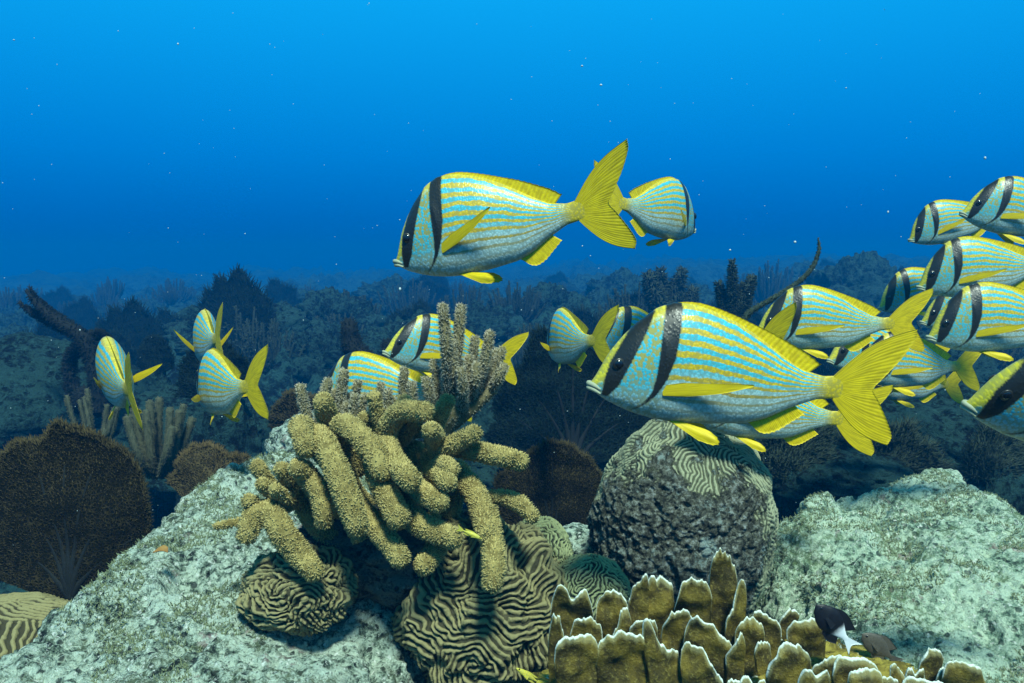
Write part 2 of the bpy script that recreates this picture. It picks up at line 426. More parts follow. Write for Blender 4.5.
M['braingreen'] = mat_brain('green_brain_coral', (0.27, 0.30, 0.15), (0.035, 0.04, 0.025))
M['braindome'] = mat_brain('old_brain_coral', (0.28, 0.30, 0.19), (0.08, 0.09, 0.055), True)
M['black'] = mat_simple('black_skin', (0.008, 0.008, 0.010), 0.5, 0.3)
M['mound'] = mat_rock('dark_substrate', (0.14, 0.17, 0.14), (0.05, 0.055, 0.045), (0.012, 0.014, 0.012), 1.0, 1.2)

# ------------------------------------------------------------------ haze (the water) and seabed
def make_haze():
    mb = MB(); X, Y0, Y1, Z0, Z1 = 64, -64, 64, -2.2, 1.75
    v = [(x, y, z) for x in (-X, X) for y in (Y0, Y1) for z in (Z0, Z1)]
    mb.add(v, [(0, 1, 3, 2), (4, 6, 7, 5), (0, 4, 5, 1), (2, 3, 7, 6), (0, 2, 6, 4), (1, 5, 7, 3)])
    m = bpy.data.materials.new('water_haze'); m.use_nodes = True; t = m.node_tree; t.nodes.clear()
    o = t.nodes.new('ShaderNodeOutputMaterial'); p = t.nodes.new('ShaderNodeVolumePrincipled')
    p.inputs['Color'].default_value = (0.0, 0.25, 0.62, 1); p.inputs['Density'].default_value = HAZE
    p.inputs['Anisotropy'].default_value = 0.2
    t.links.new(p.outputs[0], o.inputs['Volume'])
    ob = mb.build('haze', m, smooth=False); tag(ob, 'blue sea water that fades the distant reef', 'water', kind='stuff')
make_haze()

def terrain_h(x, y):
    p = np.stack([x, y, np.zeros_like(x)], 1)
    r = np.sqrt(x * x + y * y)
    z = 0.22 * fbm(p * 0.35 + 3.1, 3) + 0.13 * ridged(p * 1.3, 3) * 0.6
    z = z + 0.07 * fbm(p * 5, 4)
    z = z * np.interp(r, [0, 3, 7, 40], [1, 1, 1.9, 3.0]) + np.clip(x, -12, 12) * .034 * np.clip(r / 6, 0, 1) - .20 * np.clip((r - 6) / 9, 0, 1)
    # raised reef platform in the foreground
    e = 1.42 + 0.15 * np.sin(x * 3.1 + .4) + 0.10 * pnoise(p * 3)
    k = 1 / (1 + np.exp((np.maximum(y, np.abs(x) * 1.0) - e) / 0.16))
    plat = 0.46 + 0.05 * fbm(p * 4, 3) + 0.02 * fbm(p * 14, 3)
    return z * (1 - k) + plat * k
def make_seabed():
    nr, na = 430, 620
    r = 0.25 * (60 / 0.25) ** np.linspace(0, 1, nr)
    a = np.linspace(0, 2 * PI, na, endpoint=False)
    # finer towards the viewed side
    a = a + 0.75 * np.sin(a) * -1 + 0
    x = (r[:, None] * np.sin(a)).ravel(); y = (r[:, None] * np.cos(a)).ravel() + 0.0
    z = terrain_h(x, y)
    P = np.stack([x, y, z], 1)
    mb = MB(); mb.add(P, grid_faces(nr, na, True)[:, ::-1])
    mb.add([(0, 0, 0.46)] + P[:na].tolist(), None, [(0, 1 + i, 1 + (i + 1) % na) for i in range(na)][::1])
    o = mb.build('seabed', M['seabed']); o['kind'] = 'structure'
make_seabed()

# ------------------------------------------------------------------ rocks
def poly_sdf(poly, x, y):
    P = np.asarray(poly)[:, :2]; n = len(P); d = np.full(x.shape, 1e9); ins = np.zeros(x.shape, bool)
    for i in range(n):
        a, b = P[i], P[(i + 1) % n]; ex, ey = b - a
        t = np.clip(((x - a[0]) * ex + (y - a[1]) * ey) / (ex * ex + ey * ey + 1e-12), 0, 1)
        d = np.minimum(d, np.hypot(x - a[0] - t * ex, y - a[1] - t * ey))
        c = ((a[1] > y) != (b[1] > y)) & (x < (b[0] - a[0]) * (y - a[1]) / (b[1] - a[1] + 1e-12) + a[0])
        ins ^= c
    return np.where(ins, d, -d)
def mound(name, poly, hfun, mat, roll=0.10, z0=0.30, n=420, label='', cat='rock', amp=0.012, fine=0.004, seed=0, group=None):
    P = np.asarray(poly)[:, :2]; lo, hi = P.min(0) - 0.03, P.max(0) + 0.03
    nx = n; ny = int(n * (hi[1] - lo[1]) / (hi[0] - lo[0])); ny = max(60, min(ny, 560))
    X, Y = np.meshgrid(np.linspace(lo[0], hi[0], nx), np.linspace(lo[1], hi[1], ny), indexing='ij')
    x, y = X.ravel(), Y.ravel(); q = np.stack([x, y, np.full_like(x, seed)], 1)
    d = poly_sdf(P, x, y) + 0.018 * fbm(q * 16, 3) + 0.02 * fbm(q * 5 + 4, 2)
    prof = np.sqrt(np.clip(1 - (1 - np.clip(d / roll, 0, 1)) ** 2, 0, 1))
    z = z0 + (hfun(x, y) - z0) * prof
    Pg = np.stack([x, y, z], 1).reshape(nx, ny, 3); nn = normals_grid(Pg).reshape(-1, 3)
    p3 = Pg.reshape(-1, 3) + seed
    disp = amp * ridged(p3 * 14, 4) * 0.6 + fine * 1.3 * fbm(p3 * 75, 4) + .0022 * ridged(p3 * 45, 3) + amp * 1.3 * fbm(p3 * 6, 3)
    # small pits
    pit = pnoise(p3 * 38) ; disp -= 0.008 * np.clip((pit - 0.35) * 3, 0, 1)
    pit = pnoise(p3 * 15 + 5); disp -= 0.016 * np.clip((pit - 0.42) * 3, 0, 1)
    pit = pnoise(p3 * 9 + 31); disp -= 0.030 * np.clip((pit - 0.36) * 3.5, 0, 1)
    Pd = Pg.reshape(-1, 3) + nn * disp[:, None]
    F = grid_faces(nx, ny)
    keep = (d[F] > -0.004).any(1); F = F[keep]
    used = np.unique(F); mp = np.full(len(Pd), -1); mp[used] = np.arange(len(used))
    mb = MB(); Pu = Pd[used]; c = Pu.mean(0); c[2] = z0
    mb.add(Pu - c, mp[F])
    o = mb.build(name, mat); o.location = c.tolist(); tag(o, label, cat, group)
    rs = np.random.RandomState(int(seed) + 90); cand = used[(fbm(p3[used] * 11 + 50, 4) > .16) & (d[used] > .01)]
    if len(cand):
        pk = rs.choice(cand, 14000); tb = MB(); cones(tb, Pd[pk] - c + rs.normal(scale=.0006, size=(14000, 3)) - nn[pk] * .0004, nn[pk], .0048, .0008, rs, tilt=1.0)
        tf = tb.build('algae_turf', M['turf'], o); tf['kind'] = 'stuff'
    return o, (lambda xx, yy: None)

gp = lambda pts: [G(*p) for p in pts]
LZ = 0.655
left_poly = gp([(-300, 700, .60), (-170, 660, .63), (-70, 622, LZ), (5, 588, LZ), (92, 530, .665), (135, 490, .675), (185, 464, .68), (240, 449, .68), (310, 450, .67), (400, 475, .64), (450, 530, .6), (455, 620, .56), (430, 700, .55), (430, 900, .55), (200, 1100, .55), (-300, 900, .55)])
def left_h(x, y):
    base = 0.653 + 0.10 * np.clip(y - 0.95, -0.3, 0.3) - 0.30 * np.clip(x + 0.17, 0, 0.4)
    c1 = G(105, 615, .65); c2 = G(240, 485, .68); c3 = G(330, 640, .6)
    base = base - 0.030 * np.exp(-((x - c1[0]) ** 2 + (y - c1[1]) ** 2) / 0.0016)
    base = base + 0.018 * np.exp(-((x - c2[0]) ** 2 + (y - c2[1]) ** 2) / 0.003)
    return base - 0.05 * np.exp(-((x - c3[0]) ** 2 + (y - c3[1]) ** 2) / 0.006)
mound('reef_rock', left_poly, left_h, M['rock'], roll=0.09, label='pale pitted reef rock sloping down to the bottom left corner, under the finger coral', seed=1, amp=0.008)
RZ = 0.64
right_poly = gp([(712, 575, .58), (715, 520, RZ), (760, 488, RZ), (845, 470, RZ), (930, 450, .645), (985, 456, .645), (1060, 500, .645), (1150, 560, .64), (1500, 700, .6), (1400, 1100, .5), (800, 1000, .5), (740, 760, .5), (755, 640, .53)])
def right_h(x, y):
    return 0.638 - 0.30 * np.clip(0.52 - x, 0, 0.5) * np.clip((1.05 - y) * 3, 0, 1) - 0.05 * np.clip(0.30 - x, 0, 1) - 0.06 * np.clip(0.95 - y, 0, 0.5)
mound('reef_rock', right_poly, right_h, M['rockr'], roll=0.10, label='broad pale green reef rock filling the bottom right corner', seed=5, amp=0.007)

def blob(name, loc, rad, mat, label, cat, seed=0, amp=0.12, sc=2.2, nu=70, nv=110, group=None, parent=None):
    """closed lumpy boulder from a displaced ellipsoid"""
    th = np.linspace(0.001, PI - 0.001, nu); ph = np.linspace(0, 2 * PI, nv, endpoint=False)
    D = np.stack([np.sin(th)[:, None] * np.cos(ph), np.sin(th)[:, None] * np.sin(ph), np.cos(th)[:, None] * np.ones(nv)], -1).reshape(-1, 3)
    k = 1 + amp * fbm(D * sc + seed * 3.7, 4) + amp * 0.4 * ridged(D * sc * 3 + seed, 3)
    mb = MB(); mb.add(D * k[:, None] * np.asarray(rad), grid_faces(nu, nv, True))
    o = mb.build(name, mat, parent); o.location = [float(q) for q in loc]
    if label: tag(o, label, cat, group)
    return o

# ------------------------------------------------------------------ brain corals
def labyrinth(n=256, wl=14.0, steps=220, seed=3):
    rs = np.random.RandomState(seed); u = rs.normal(scale=0.3, size=(n, n))
    kx = np.fft.fftfreq(n)[:, None]; ky = np.fft.fftfreq(n)[None, :]
    q = (kx ** 2 + ky ** 2) * wl ** 2
    Lf = 0.5 - 1.6 * (1 - q) ** 2; dt = 0.6
    for i in range(steps):
        u = np.real(np.fft.ifft2((np.fft.fft2(u) + dt * np.fft.fft2(-u ** 3)) / (1 - dt * Lf)))
    return u / np.abs(u).max()
LAB = labyrinth(512)
def samp(u, v):
    n = LAB.shape[0]; u = (u % 1) * n; v = (v % 1) * n; i = u.astype(int) % n; j = v.astype(int) % n; fu = u - np.floor(u); fv = v - np.floor(v)
    i2 = (i + 1) % n; j2 = (j + 1) % n
    return LAB[i, j] * (1 - fu) * (1 - fv) + LAB[i2, j] * fu * (1 - fv) + LAB[i, j2] * (1 - fu) * fv + LAB[i2, j2] * fu * fv
def brain(name, loc, rad, mat, label, period=0.008, depth=0.004, axis=(0, -0.7, 0.7), seed=0, nu=230, nv=330, lump=0.05, dead=None, tilt=(0, 0, 0), cat='coral', parent=None):
    """dome with meandering ridges as real relief; period = ridge spacing in metres"""
    ax = np.asarray(axis, float); ax /= np.linalg.norm(ax)
    a = np.cross(ax, [1, 0, 0]); a /= np.linalg.norm(a); b = np.cross(ax, a)
    tmax = PI * 0.72
    th = np.linspace(0.0005, tmax, nu); ph = np.linspace(0, 2 * PI, nv, endpoint=False)
    D = np.cos(th)[:, None, None] * ax + np.sin(th)[:, None, None] * (np.cos(ph)[None, :, None] * a + np.sin(ph)[None, :, None] * b)
    D = D.reshape(-1, 3); TH = np.repeat(th, nv); PHH = np.tile(ph, nu)
    k = 1 + lump * fbm(D * 2.4 + seed * 5.1, 3)
    rad = np.asarray(rad, float); P = D * k[:, None] * rad
    rm = rad.mean()
    per = 14.0 / 512          # pattern wavelength in unit tile
    sc = per / period
    wx = 0.012 * fbm(D * 3 + seed, 2)
    wy = 0.022 * fbm(D * 3.3 + seed + 40, 3); wx = 0.022 * fbm(D * 3 + seed, 3)
    U = TH * rm * np.cos(PHH) * sc * 1.55 + seed * 0.37 + wx; V = TH * rm * np.sin(PHH) * sc * 1.55 + seed * 0.71 + wy
    h = samp(U, V); h = h + .08 * fbm(D * 6 + seed, 2); ridge = np.clip(0.5 + 0.9 * h, 0, 1)
    dd = dead(D) if dead else np.zeros(len(D))
    nn = normals_grid(P.reshape(nu, nv, 3), True).reshape(-1, 3)
    if (nn * P).sum() < 0: nn = -nn
    rel = np.tanh(h * 2.2) * depth * (1 - 0.9 * np.clip(dd * 1.6 - 0.3, 0, 1))
    rough = np.clip(dd * 1.6 - 0.3, 0, 1) * (0.006 * ridged(P * 50 + seed, 4) * 0.6 + .003 * fbm(P * 160, 3))
    P = P + nn * (rel + rough + 0.0008 * fbm(P * 300, 2))[:, None]
    F = grid_faces(nu, nv, True)
    if (np.cross(P[F[nv * 5, 1]] - P[F[nv * 5, 0]], P[F[nv * 5, 3]] - P[F[nv * 5, 0]]) @ nn[F[nv * 5, 0]]) < 0: F = F[:, ::-1]
    mb = MB(); mb.add(P, F, ridge=ridge, dead=dd)
    o = mb.build(name, mat, parent); o.location = [float(q) for q in loc]; o.rotation_euler = tilt
    if label: tag(o, label, cat)
    return o
def dome_dead_shade(D):
    # bare encrusted face towards the camera, its shade painted in with it; living ridges left on crown, right flank and one island
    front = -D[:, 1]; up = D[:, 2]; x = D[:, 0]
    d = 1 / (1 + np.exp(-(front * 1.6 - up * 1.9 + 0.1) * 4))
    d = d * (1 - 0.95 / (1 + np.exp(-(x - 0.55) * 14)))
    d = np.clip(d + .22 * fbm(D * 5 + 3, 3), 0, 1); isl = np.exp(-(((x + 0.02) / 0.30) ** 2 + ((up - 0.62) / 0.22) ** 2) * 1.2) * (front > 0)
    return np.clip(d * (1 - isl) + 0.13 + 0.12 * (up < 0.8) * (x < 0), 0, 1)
c = Wp(683, 528, 1.0)
brain('brain_coral', (c[0], c[1], c[2]), (0.112, 0.110, 0.141), M['braindome'], 'big upright brain coral boulder with a dead front face painted darker as shade, behind the fire coral', period=0.0082, depth=0.0015, axis=(0.1, -0.6, 0.8), seed=2, dead=dome_dead_shade, lump=0.06, nu=280, nv=420, tilt=(0, R(6), 0))
c = Wp(489, 612, 0.885)
brain('brain_coral', c, (0.091, 0.085, 0.104), M['brain'], 'tan brain coral with deep winding grooves directly below the finger coral', period=0.0090, depth=0.0023, axis=(0.0, -0.85, 0.5), seed=4, lump=0.22, nu=260, nv=380)
c = Wp(540, 552, 0.93)
brain('brain_coral', c, (0.036, 0.04, 0.040), M['braingreen'], 'small green brain coral lump on the right shoulder of the tan one', period=0.0070, depth=0.0022, axis=(0.2, -0.6, 0.8), seed=6, nu=130, nv=180)
c = Wp(590, 597, 0.86)
brain('brain_coral', c, (0.044, 0.04, 0.045), M['braingreen'], 'low green brain coral between the tan one and the fire coral blades', period=0.0062, depth=0.0018, axis=(0.1, -0.6, 0.8), seed=8, nu=130, nv=180)
c = Wp(300, 588, 0.83)
brain('brain_coral', c, (0.058, 0.050, 0.040), M['brain'], 'brown coarsely grooved brain coral under the left side of the finger coral', period=0.0080, depth=0.0026, axis=(0.0, -0.7, 0.7), seed=9, lump=0.14, nu=170, nv=240)
c = Wp(-6, 690, 0.92)
brain('brain_coral', c, (0.15, 0.13, 0.10), M['brain'], 'brown brain coral with long wavy ridges at the left edge, below the dark sea fan', period=0.0100, depth=0.0022, axis=(0.1, -0.5, 0.85), seed=11, lump=0.03, nu=240, nv=330)

# ------------------------------------------------------------------ fish
TOP = [(0, 0.004), (.02, .030), (.07, .118), (.12, .178), (.167, .224), (.25, .284), (.317, .306), (.40, .298), (.467, .277), (.55, .242), (.63, .196), (.74, .118), (.82, .066), (.904, .043), (1.0, .046)]
BOT = [(0, -.012), (.02, -.030), (.057, -.055), (.11, -.080), (.167, -.102), (.24, -.121), (.317, -.134), (.467, -.139), (.60, -.135), (.68, -.118), (.795, -.070), (.88, -.043), (.95, -.040), (1.0, -.048)]
WID = [(0, .008), (.03, .028), (.08, .052), (.15, .076), (.25, .095), (.35, .102), (.5, .092), (.65, .064), (.8, .034), (.9, .017), (.95, .008), (1.0, .0012)]
def smooth_interp(tab, x):
    xs = np.array([t[0] for t in tab]); ys = np.array([t[1] for t in tab])
    fine = np.linspace(0, 1, 401); y = np.interp(fine, xs, ys)
    ker = np.hanning(17); ker /= ker.sum(); y2 = np.convolve(np.pad(y, 8, mode='edge'), ker, 'valid')
    wgt = np.clip(fine / 0.05, 0, 1); y = y * (1 - wgt) + y2 * wgt
    return np.interp(x, fine, y)
def seg_field(x, z, pts):
    best = np.full(x.shape, 9.0); sgn = np.zeros(x.shape)
    for (x0, z0, w0), (x1, z1, w1) in zip(pts[:-1], pts[1:]):
        ex, ez = x1 - x0, z1 - z0; t = np.clip(((x - x0) * ex + (z - z0) * ez) / (ex * ex + ez * ez), 0, 1)
        dx = x - x0 - t * ex; dz = z - z0 - t * ez; d = np.hypot(dx, dz) - (w0 + (w1 - w0) * t)
        cr = dx * ez - dz * ex
        k = d < best; best = np.where(k, d, best); sgn = np.where(k, np.sign(cr), sgn)
    return best, sgn
BAR1 = [(.235, .30, .016), (.195, .235, .026), (.145, .15, .031), (.103, .075, .034), (.080, .02, .030), (.058, -.025, .016)]
BAR2 = [(.318, .33, .030), (.298, .22, .033), (.282, .12, .031), (.262, .04, .021), (.235, -.02, .010), (.20, -.06, .004), (.17, -.08, .001)]
def bendfun(b):
    """returns f(P): bends the fish sideways and re-aligns nose-to-tail chord with x"""
    xs = np.linspace(-0.05, 1.35, 281)
    kap = np.where(xs > 0.30, (np.clip(xs, 0.3, 1.1) - 0.30) * 2 * b, 0) * 1.0
    ang = np.cumsum(kap) * (xs[1] - xs[0]); cx = np.cumsum(np.cos(ang)) * (xs[1] - xs[0]); cy = np.cumsum(np.sin(ang)) * (xs[1] - xs[0])
    i0 = np.argmin(abs(xs)); cx -= cx[i0]; cy -= cy[i0]
    ex, ey = np.interp(1.0, xs, cx), np.interp(1.0, xs, cy); L = math.hypot(ex, ey); ca, sa = ex / L, ey / L
    def f(P):
        P = np.asarray(P, float); x = P[:, 0]; a = np.interp(x, xs, ang); X = np.interp(x, xs, cx) - np.sin(a) * P[:, 1]; Y = np.interp(x, xs, cy) + np.cos(a) * P[:, 1]
        return np.stack([(X * ca + Y * sa) / L, (-X * sa + Y * ca) / L, P[:, 2]], 1)
    return f
def finsheet(base, edge, n=40, m=14, thick=0.004, off=None, scallop=0.012, bulge=None, rays=16):
    """two-sided thin fin between base curve and edge curve in the x-z plane (or 3-D)"""
    B = spline(base, n); E = spline(edge, n)
    u = np.linspace(0, 1, n); v = np.linspace(0, 1, m)
    sc = scallop * np.abs(np.sin(u * PI * rays)); E = E - (E - B) * sc[:, None]
    P = B[:, None] * (1 - v)[None, :, None] + E[:, None] * v[None, :, None]
    if bulge is not None: P = P + bulge(u[:, None] * np.ones(m), v[None, :] * np.ones((n, 1)))
    nn = normals_grid(P)
    th = thick * (1 - 0.8 * v)[None, :, None] * (0.93 + 0.07 * np.cos(u * PI * 2 * rays))[:, None, None]
    A = (P + nn * th / 2).reshape(-1, 3); Bk = (P - nn * th / 2).reshape(-1, 3)
    F = grid_faces(n, m); k = n * m
    # rim
    rim = [i * m + m - 1 for i in range(n)]; s0 = list(range(m)); s1 = [(n - 1) * m + j for j in range(m)]
    q = []
    for ln in (rim, s0, s1):
        for a_, b_ in zip(ln[:-1], ln[1:]): q.append((a_, b_, b_ + k, a_ + k))
    U = np.repeat(u, m); V = np.tile(v, n)
    return np.vstack([A, Bk]), np.vstack([F, F[:, ::-1] + k, np.array(q)]), np.tile(U, 2), np.tile(V, 2)
MESH = {}
def fish_parts(bend, pect, dors, pup=3):
    key = (bend, pect, dors, pup)
    if key in MESH: return MESH[key]
    f = bendfun(bend); parts = []
    nu, nv = 150, 84
    x = np.concatenate([[0.0], 0.0 + np.linspace(0.02, 1, nu - 1) ** 1.25 * 1.0]); top = smooth_interp(TOP, x); bot = smooth_interp(BOT, x); wd = smooth_interp(WID, x)
    wd[0] *= 0.2
    ph = np.linspace(0, 2 * PI, nv, endpoint=False)
    cs, sn = np.cos(ph), np.sin(ph)
    zc = (top + bot)[:, None] / 2 + (top - bot)[:, None] / 2 * cs[None]
    yy = wd[:, None] * np.sign(sn) * np.abs(sn) ** 0.92 * (1 - 0.18 * cs[None] ** 2 * np.sign(cs)[None])
    xx = x[:, None] * np.ones(nv)
    # cheek / gill cover relief
    gf, gs = seg_field(xx.ravel(), zc.ravel(), [(a - 0.0, b, 0) for a, b, w_ in [(.262, .17, 0), (.268, .10, 0), (.255, .03, 0), (.232, -.02, 0), (.20, -.055, 0), (.165, -.08, 0)]])
    gill = (gf * np.where(gs == 0, 1, gs)).reshape(nu, nv)
    yy = yy * (1 + 0.05 * np.clip(1 - np.abs(gill + 0.012) / 0.03, 0, 1) * (gill < 0))
    P = np.stack([xx, yy, zc], -1).reshape(-1, 3)
    b1, s1 = seg_field(P[:, 0], P[:, 2], BAR1); b2, _ = seg_field(P[:, 0], P[:, 2], BAR2)
    t = ((P[:, 2] - np.repeat(bot, nv)) / np.repeat(top - bot, nv))
    front = np.where(s1 < 0, np.abs(b1), -np.abs(b1))
    # make sure the sign says: in front of bar 1
    xb = np.interp(P[:, 2], [-.03, .02, .075, .15, .235, .30], [.058, .080, .103, .145, .195, .235]); front = xb - P[:, 0]
    mb = MB(); mb.add(f(P), grid_faces(nu, nv, True), s=P[:, 0], t=t, bar=np.minimum(b1, b2), zz=P[:, 2], front=front, gill=gill.ravel(), side=np.sign(P[:, 1]))
    mb.add(f(np.vstack([[[-0.002, 0, -0.003]], P[:nv]])), None, [(0, 1 + (i + 1) % nv, 1 + i) for i in range(nv)], s=0, t=.5, bar=9, zz=0, front=.1, gill=1, side=1)
    parts.append(('body', mb, 'fish', []))
    # dorsal fin: low spiny front and raised soft rear
    h = dors
    xs = np.linspace(.30, .84, 12); tb = smooth_interp(TOP, xs) - 0.012
    dh = np.interp(xs, [.30, .36, .45, .56, .63, .72, .80, .84], [.002, .006 * h, .009 * h, .011 * h, .020, .038, .042, .026])
    lean = np.interp(xs, [.3, .6, .84], [.01, .03, .055])
    V_, F_, U_, W_ = finsheet(np.stack([xs, 0 * xs, tb], 1), np.stack([xs + lean, 0 * xs, tb + dh + .012], 1), 70, 8, .006, rays=22, scallop=.05)
    mb = MB(); mb.add(f(V_), F_, fu=U_, fv=W_); parts.append(('dorsal_fin', mb, 'fin', []))
    # anal fin
    xs = np.linspace(.60, .79, 8); ab = smooth_interp(BOT, xs) + 0.012
    ah = np.interp(xs, [.60, .64, .70, .79], [.012, .060, .062, .036]); lean = np.interp(xs, [.6, .79], [.03, .05])
    V_, F_, U_, W_ = finsheet(np.stack([xs, 0 * xs, ab], 1), np.stack([xs + lean, 0 * xs, ab - ah - .005], 1), 36, 8, .006, rays=11, scallop=.06)
    mb = MB(); mb.add(f(V_), F_, fu=U_, fv=W_); parts.append(('anal_fin', mb, 'fin', []))
    # caudal fin
    zz = np.linspace(.042, -.044, 9)
    base = np.stack([np.interp(zz, [-.044, 0, .042], [.945, .955, .945]), 0 * zz, zz], 1)
    edge = np.array([(1.265, 0, .220), (1.258, 0, .180), (1.205, 0, .105), (1.140, 0, .036), (1.105, 0, -.005), (1.130, 0, -.050), (1.170, 0, -.125), (1.190, 0, -.18), (1.175, 0, -.215)])
    def bl(u, v):
        o = np.zeros(u.shape + (3,)); s_ = np.sin(v * PI)
        k = np.where(u < .5, (1 - u * 2) ** 1.5, -(u * 2 - 1) ** 1.5); o[..., 2] = k * s_ * 0.030
        o[..., 0] = -np.abs(k) * s_ * .01; return o
    V_, F_, U_, W_ = finsheet(base, edge, 90, 20, .009, bulge=bl, rays=30, scallop=.012)
    mb = MB(); mb.add(f(V_), F_, fu=U_, fv=W_); parts.append(('tail_fin', mb, 'tailfin', []))
    # pectoral and pelvic fins, one of each per side
    for sy in (1, -1):
        pa = R(pect[0] if sy > 0 else pect[1]); dn = R(pup)
        ys = float(smooth_interp(WID, np.array([.27]))[0]) * 0.93
        r0 = np.array([.262, sy * ys, .012]); r1 = np.array([.268, sy * ys, -.024])
        dirv = np.array([math.cos(pa), sy * math.sin(pa), math.sin(dn)])
        upv = np.array([0.0, 0.15 * sy, 1.0])
        ed = [r0 + dirv * .08 + upv * .010, r0 + dirv * .22 + upv * .006, r0 + dirv * .34 + upv * .000, r1 + dirv * .22 + upv * .008, r1 + dirv * .08 - upv * .004]
        V_, F_, U_, W_ = finsheet([r0, (r0 + r1) / 2, r1], ed, 26, 12, .006, rays=9, scallop=.015)
        mb = MB(); mb.add(f(V_), F_, fu=U_, fv=W_); parts.append(('pectoral_fin', mb, 'fin', []))
        q0 = np.array([.30, sy * .030, -.122]); q1 = np.array([.345, sy * .026, -.128])
        dv = np.array([.86, sy * .32, -.30]); dv /= np.linalg.norm(dv)
        ed = [q0 + dv * .13 + (0, 0, -.028), q0 + dv * .19 + (0, 0, -.022), q0 + dv * .215, q1 + dv * .13 + (0, 0, .012), q1 + dv * .06 + (0, 0, .006)]
        V_, F_, U_, W_ = finsheet([q0, (q0 + q1) / 2, q1], ed, 22, 10, .008, rays=8, scallop=.05)
        mb = MB(); mb.add(f(V_), F_, fu=U_, fv=W_); parts.append(('pelvic_fin', mb, 'fin', []))
        # eye with ring
        xe, ze = .103, .082
        top_, bot_ = smooth_interp(TOP, np.array([xe]))[0], smooth_interp(BOT, np.array([xe]))[0]
        cc = (ze - (top_ + bot_) / 2) / ((top_ - bot_) / 2); ye = float(smooth_interp(WID, np.array([xe]))[0]) * math.sqrt(max(0.05, 1 - cc * cc))
        def ball(cen, r, fl, n1=14, n2=20):
            th = np.linspace(0.01, PI - 0.01, n1); p2 = np.linspace(0, 2 * PI, n2, endpoint=False)
            D = np.stack([np.sin(th)[:, None] * np.cos(p2), np.cos(th)[:, None] * np.ones(n2) * fl, np.sin(th)[:, None] * np.sin(p2)], -1).reshape(-1, 3)
            return D * r + cen, grid_faces(n1, n2, True)
        m1 = MB(); a_, b_ = ball(np.array([xe, sy * ye, ze]), .0235, .36); m1.add(f(a_), b_)
        m2 = MB(); a_, b_ = ball(np.array([xe, sy * (ye + .003), ze]), 0.0175, .50); m2.add(f(a_), b_)
        parts.append(('eye', m1, 'eyering', [('pupil', m2, 'eye')]))
    # lips
    m1 = MB()
    for z0, rr in ((.004, .0095), (-.012, .0085)):
        pts = [(.036, .028, z0 - .018), (.014, .019, z0 - .006), (-.006, 0, z0), (.014, -.019, z0 - .006), (.036, -.028, z0 - .018)]
        m2 = MB(); tube(m2, pts, [rr * .5, rr, rr * 1.1, rr, rr * .5], 8, 18)
        m1.add(f(m2.verts()), m2.f4[0], tip=0)
    parts.append(('mouth', m1, 'lip', []))
    MESH[key] = parts
    for i, (nm, mb, mt, sub) in enumerate(parts):
        off = np.eye(4); off[0, 3] = -0.5
        o = mb.build(nm, M[mt], None, off); me = o.data; bpy.data.objects.remove(o)
        ss = []
        for (n2, mb2, mt2) in sub:
            o = mb2.build(n2, M[mt2], None, off); ss.append((n2, o.data)); bpy.data.objects.remove(o)
        parts[i] = (nm, me, mt, ss)
    return parts
def place(nose, d, tail, SL, near):
    Np = Wp(nose[0], nose[1], d)
    if not isinstance(near, bool):
        Tp = Wp(tail[0], tail[1], near); return Np, Tp, float(np.linalg.norm(Tp - Np))
    r = ray(*tail); oc = CAM - Np; b = r @ oc; cc = oc @ oc - SL * SL; D = b * b - cc
    if D < 0: s = -b; SL = np.linalg.norm(CAM + s * r - Np)
    else: s = -b + (-math.sqrt(D) if near else math.sqrt(D))
    return Np, CAM + s * r, SL
def porkfish(nose, d, tail, SL, near, label, bend=0.0, pect=(13, 13), dors=1.0, roll=0, pup=3, deep=1.06):
    Np, Tp, SL = place(nose, d, tail, SL, near)
    ex = (Tp - Np) / np.linalg.norm(Tp - Np); ez = np.array([0, 0, 1.0]) - ex * ex[2]; ez /= np.linalg.norm(ez); ey = np.cross(ez, ex)
    Mx = Matrix(((ex[0], ey[0], ez[0]), (ex[1], ey[1], ez[1]), (ex[2], ey[2], ez[2]))).to_4x4() @ Matrix.Rotation(R(roll), 4, 'X')
    c = (Np + Tp) / 2
    o = empty('porkfish', c, label, 'fish', 'black and yellow striped fish in the school')
    o.rotation_euler = Mx.to_euler(); o.scale = (SL, SL, SL * deep)
    for nm, me, mt, sub in fish_parts(bend, pect, dors, pup):
        p = bpy.data.objects.new(nm, me); COL.objects.link(p); p.parent = o
        for n2, me2 in sub:
            q = bpy.data.objects.new(n2, me2); COL.objects.link(q); q.parent = p
    return o
PF = porkfish
PF((590, 384), .68, (847, 388), 0, .68, 'largest striped fish, swimming left in front of the big brain coral', bend=0.06, dors=1.0)
PF((396, 262), .70, (588, 208), 0, .66, 'striped fish swimming left alone high above the finger coral', bend=-0.40, pect=(20, 20), dors=.8, pup=15, deep=1.14)
PF((694, 230), 1.42, (617, 202), 0, 1.26, 'striped fish facing right behind the tail of the highest left-facing fish', bend=-0.2, pect=(24, 24))
PF((384, 352), 1.12, (500, 358), 0, 1.20, 'striped fish passing left behind the thin grey sea rods', bend=0.2)
PF((318, 402), 1.28, (444, 390), 0, 1.20, 'striped fish mostly hidden behind the finger coral, only its back and tail showing', bend=-0.2)
PF((551, 350), 1.30, (597, 340), 0, 1.12, 'striped fish turned away just left of the largest fish\'s snout', bend=0.5, pect=(30, 30))
PF((588, 342), 1.5, (690, 352), 0, 1.6, 'striped fish almost hidden behind the head of the largest fish')
PF((632, 376), 1.02, (767, 345), 0, .93, 'striped fish hidden behind the largest one, its yellow tail rising above the back', bend=-0.3)
PF((755, 333), 1.12, (897, 323), 0, 1.10, 'striped fish swimming left just above the tail of the largest fish', bend=0.1)
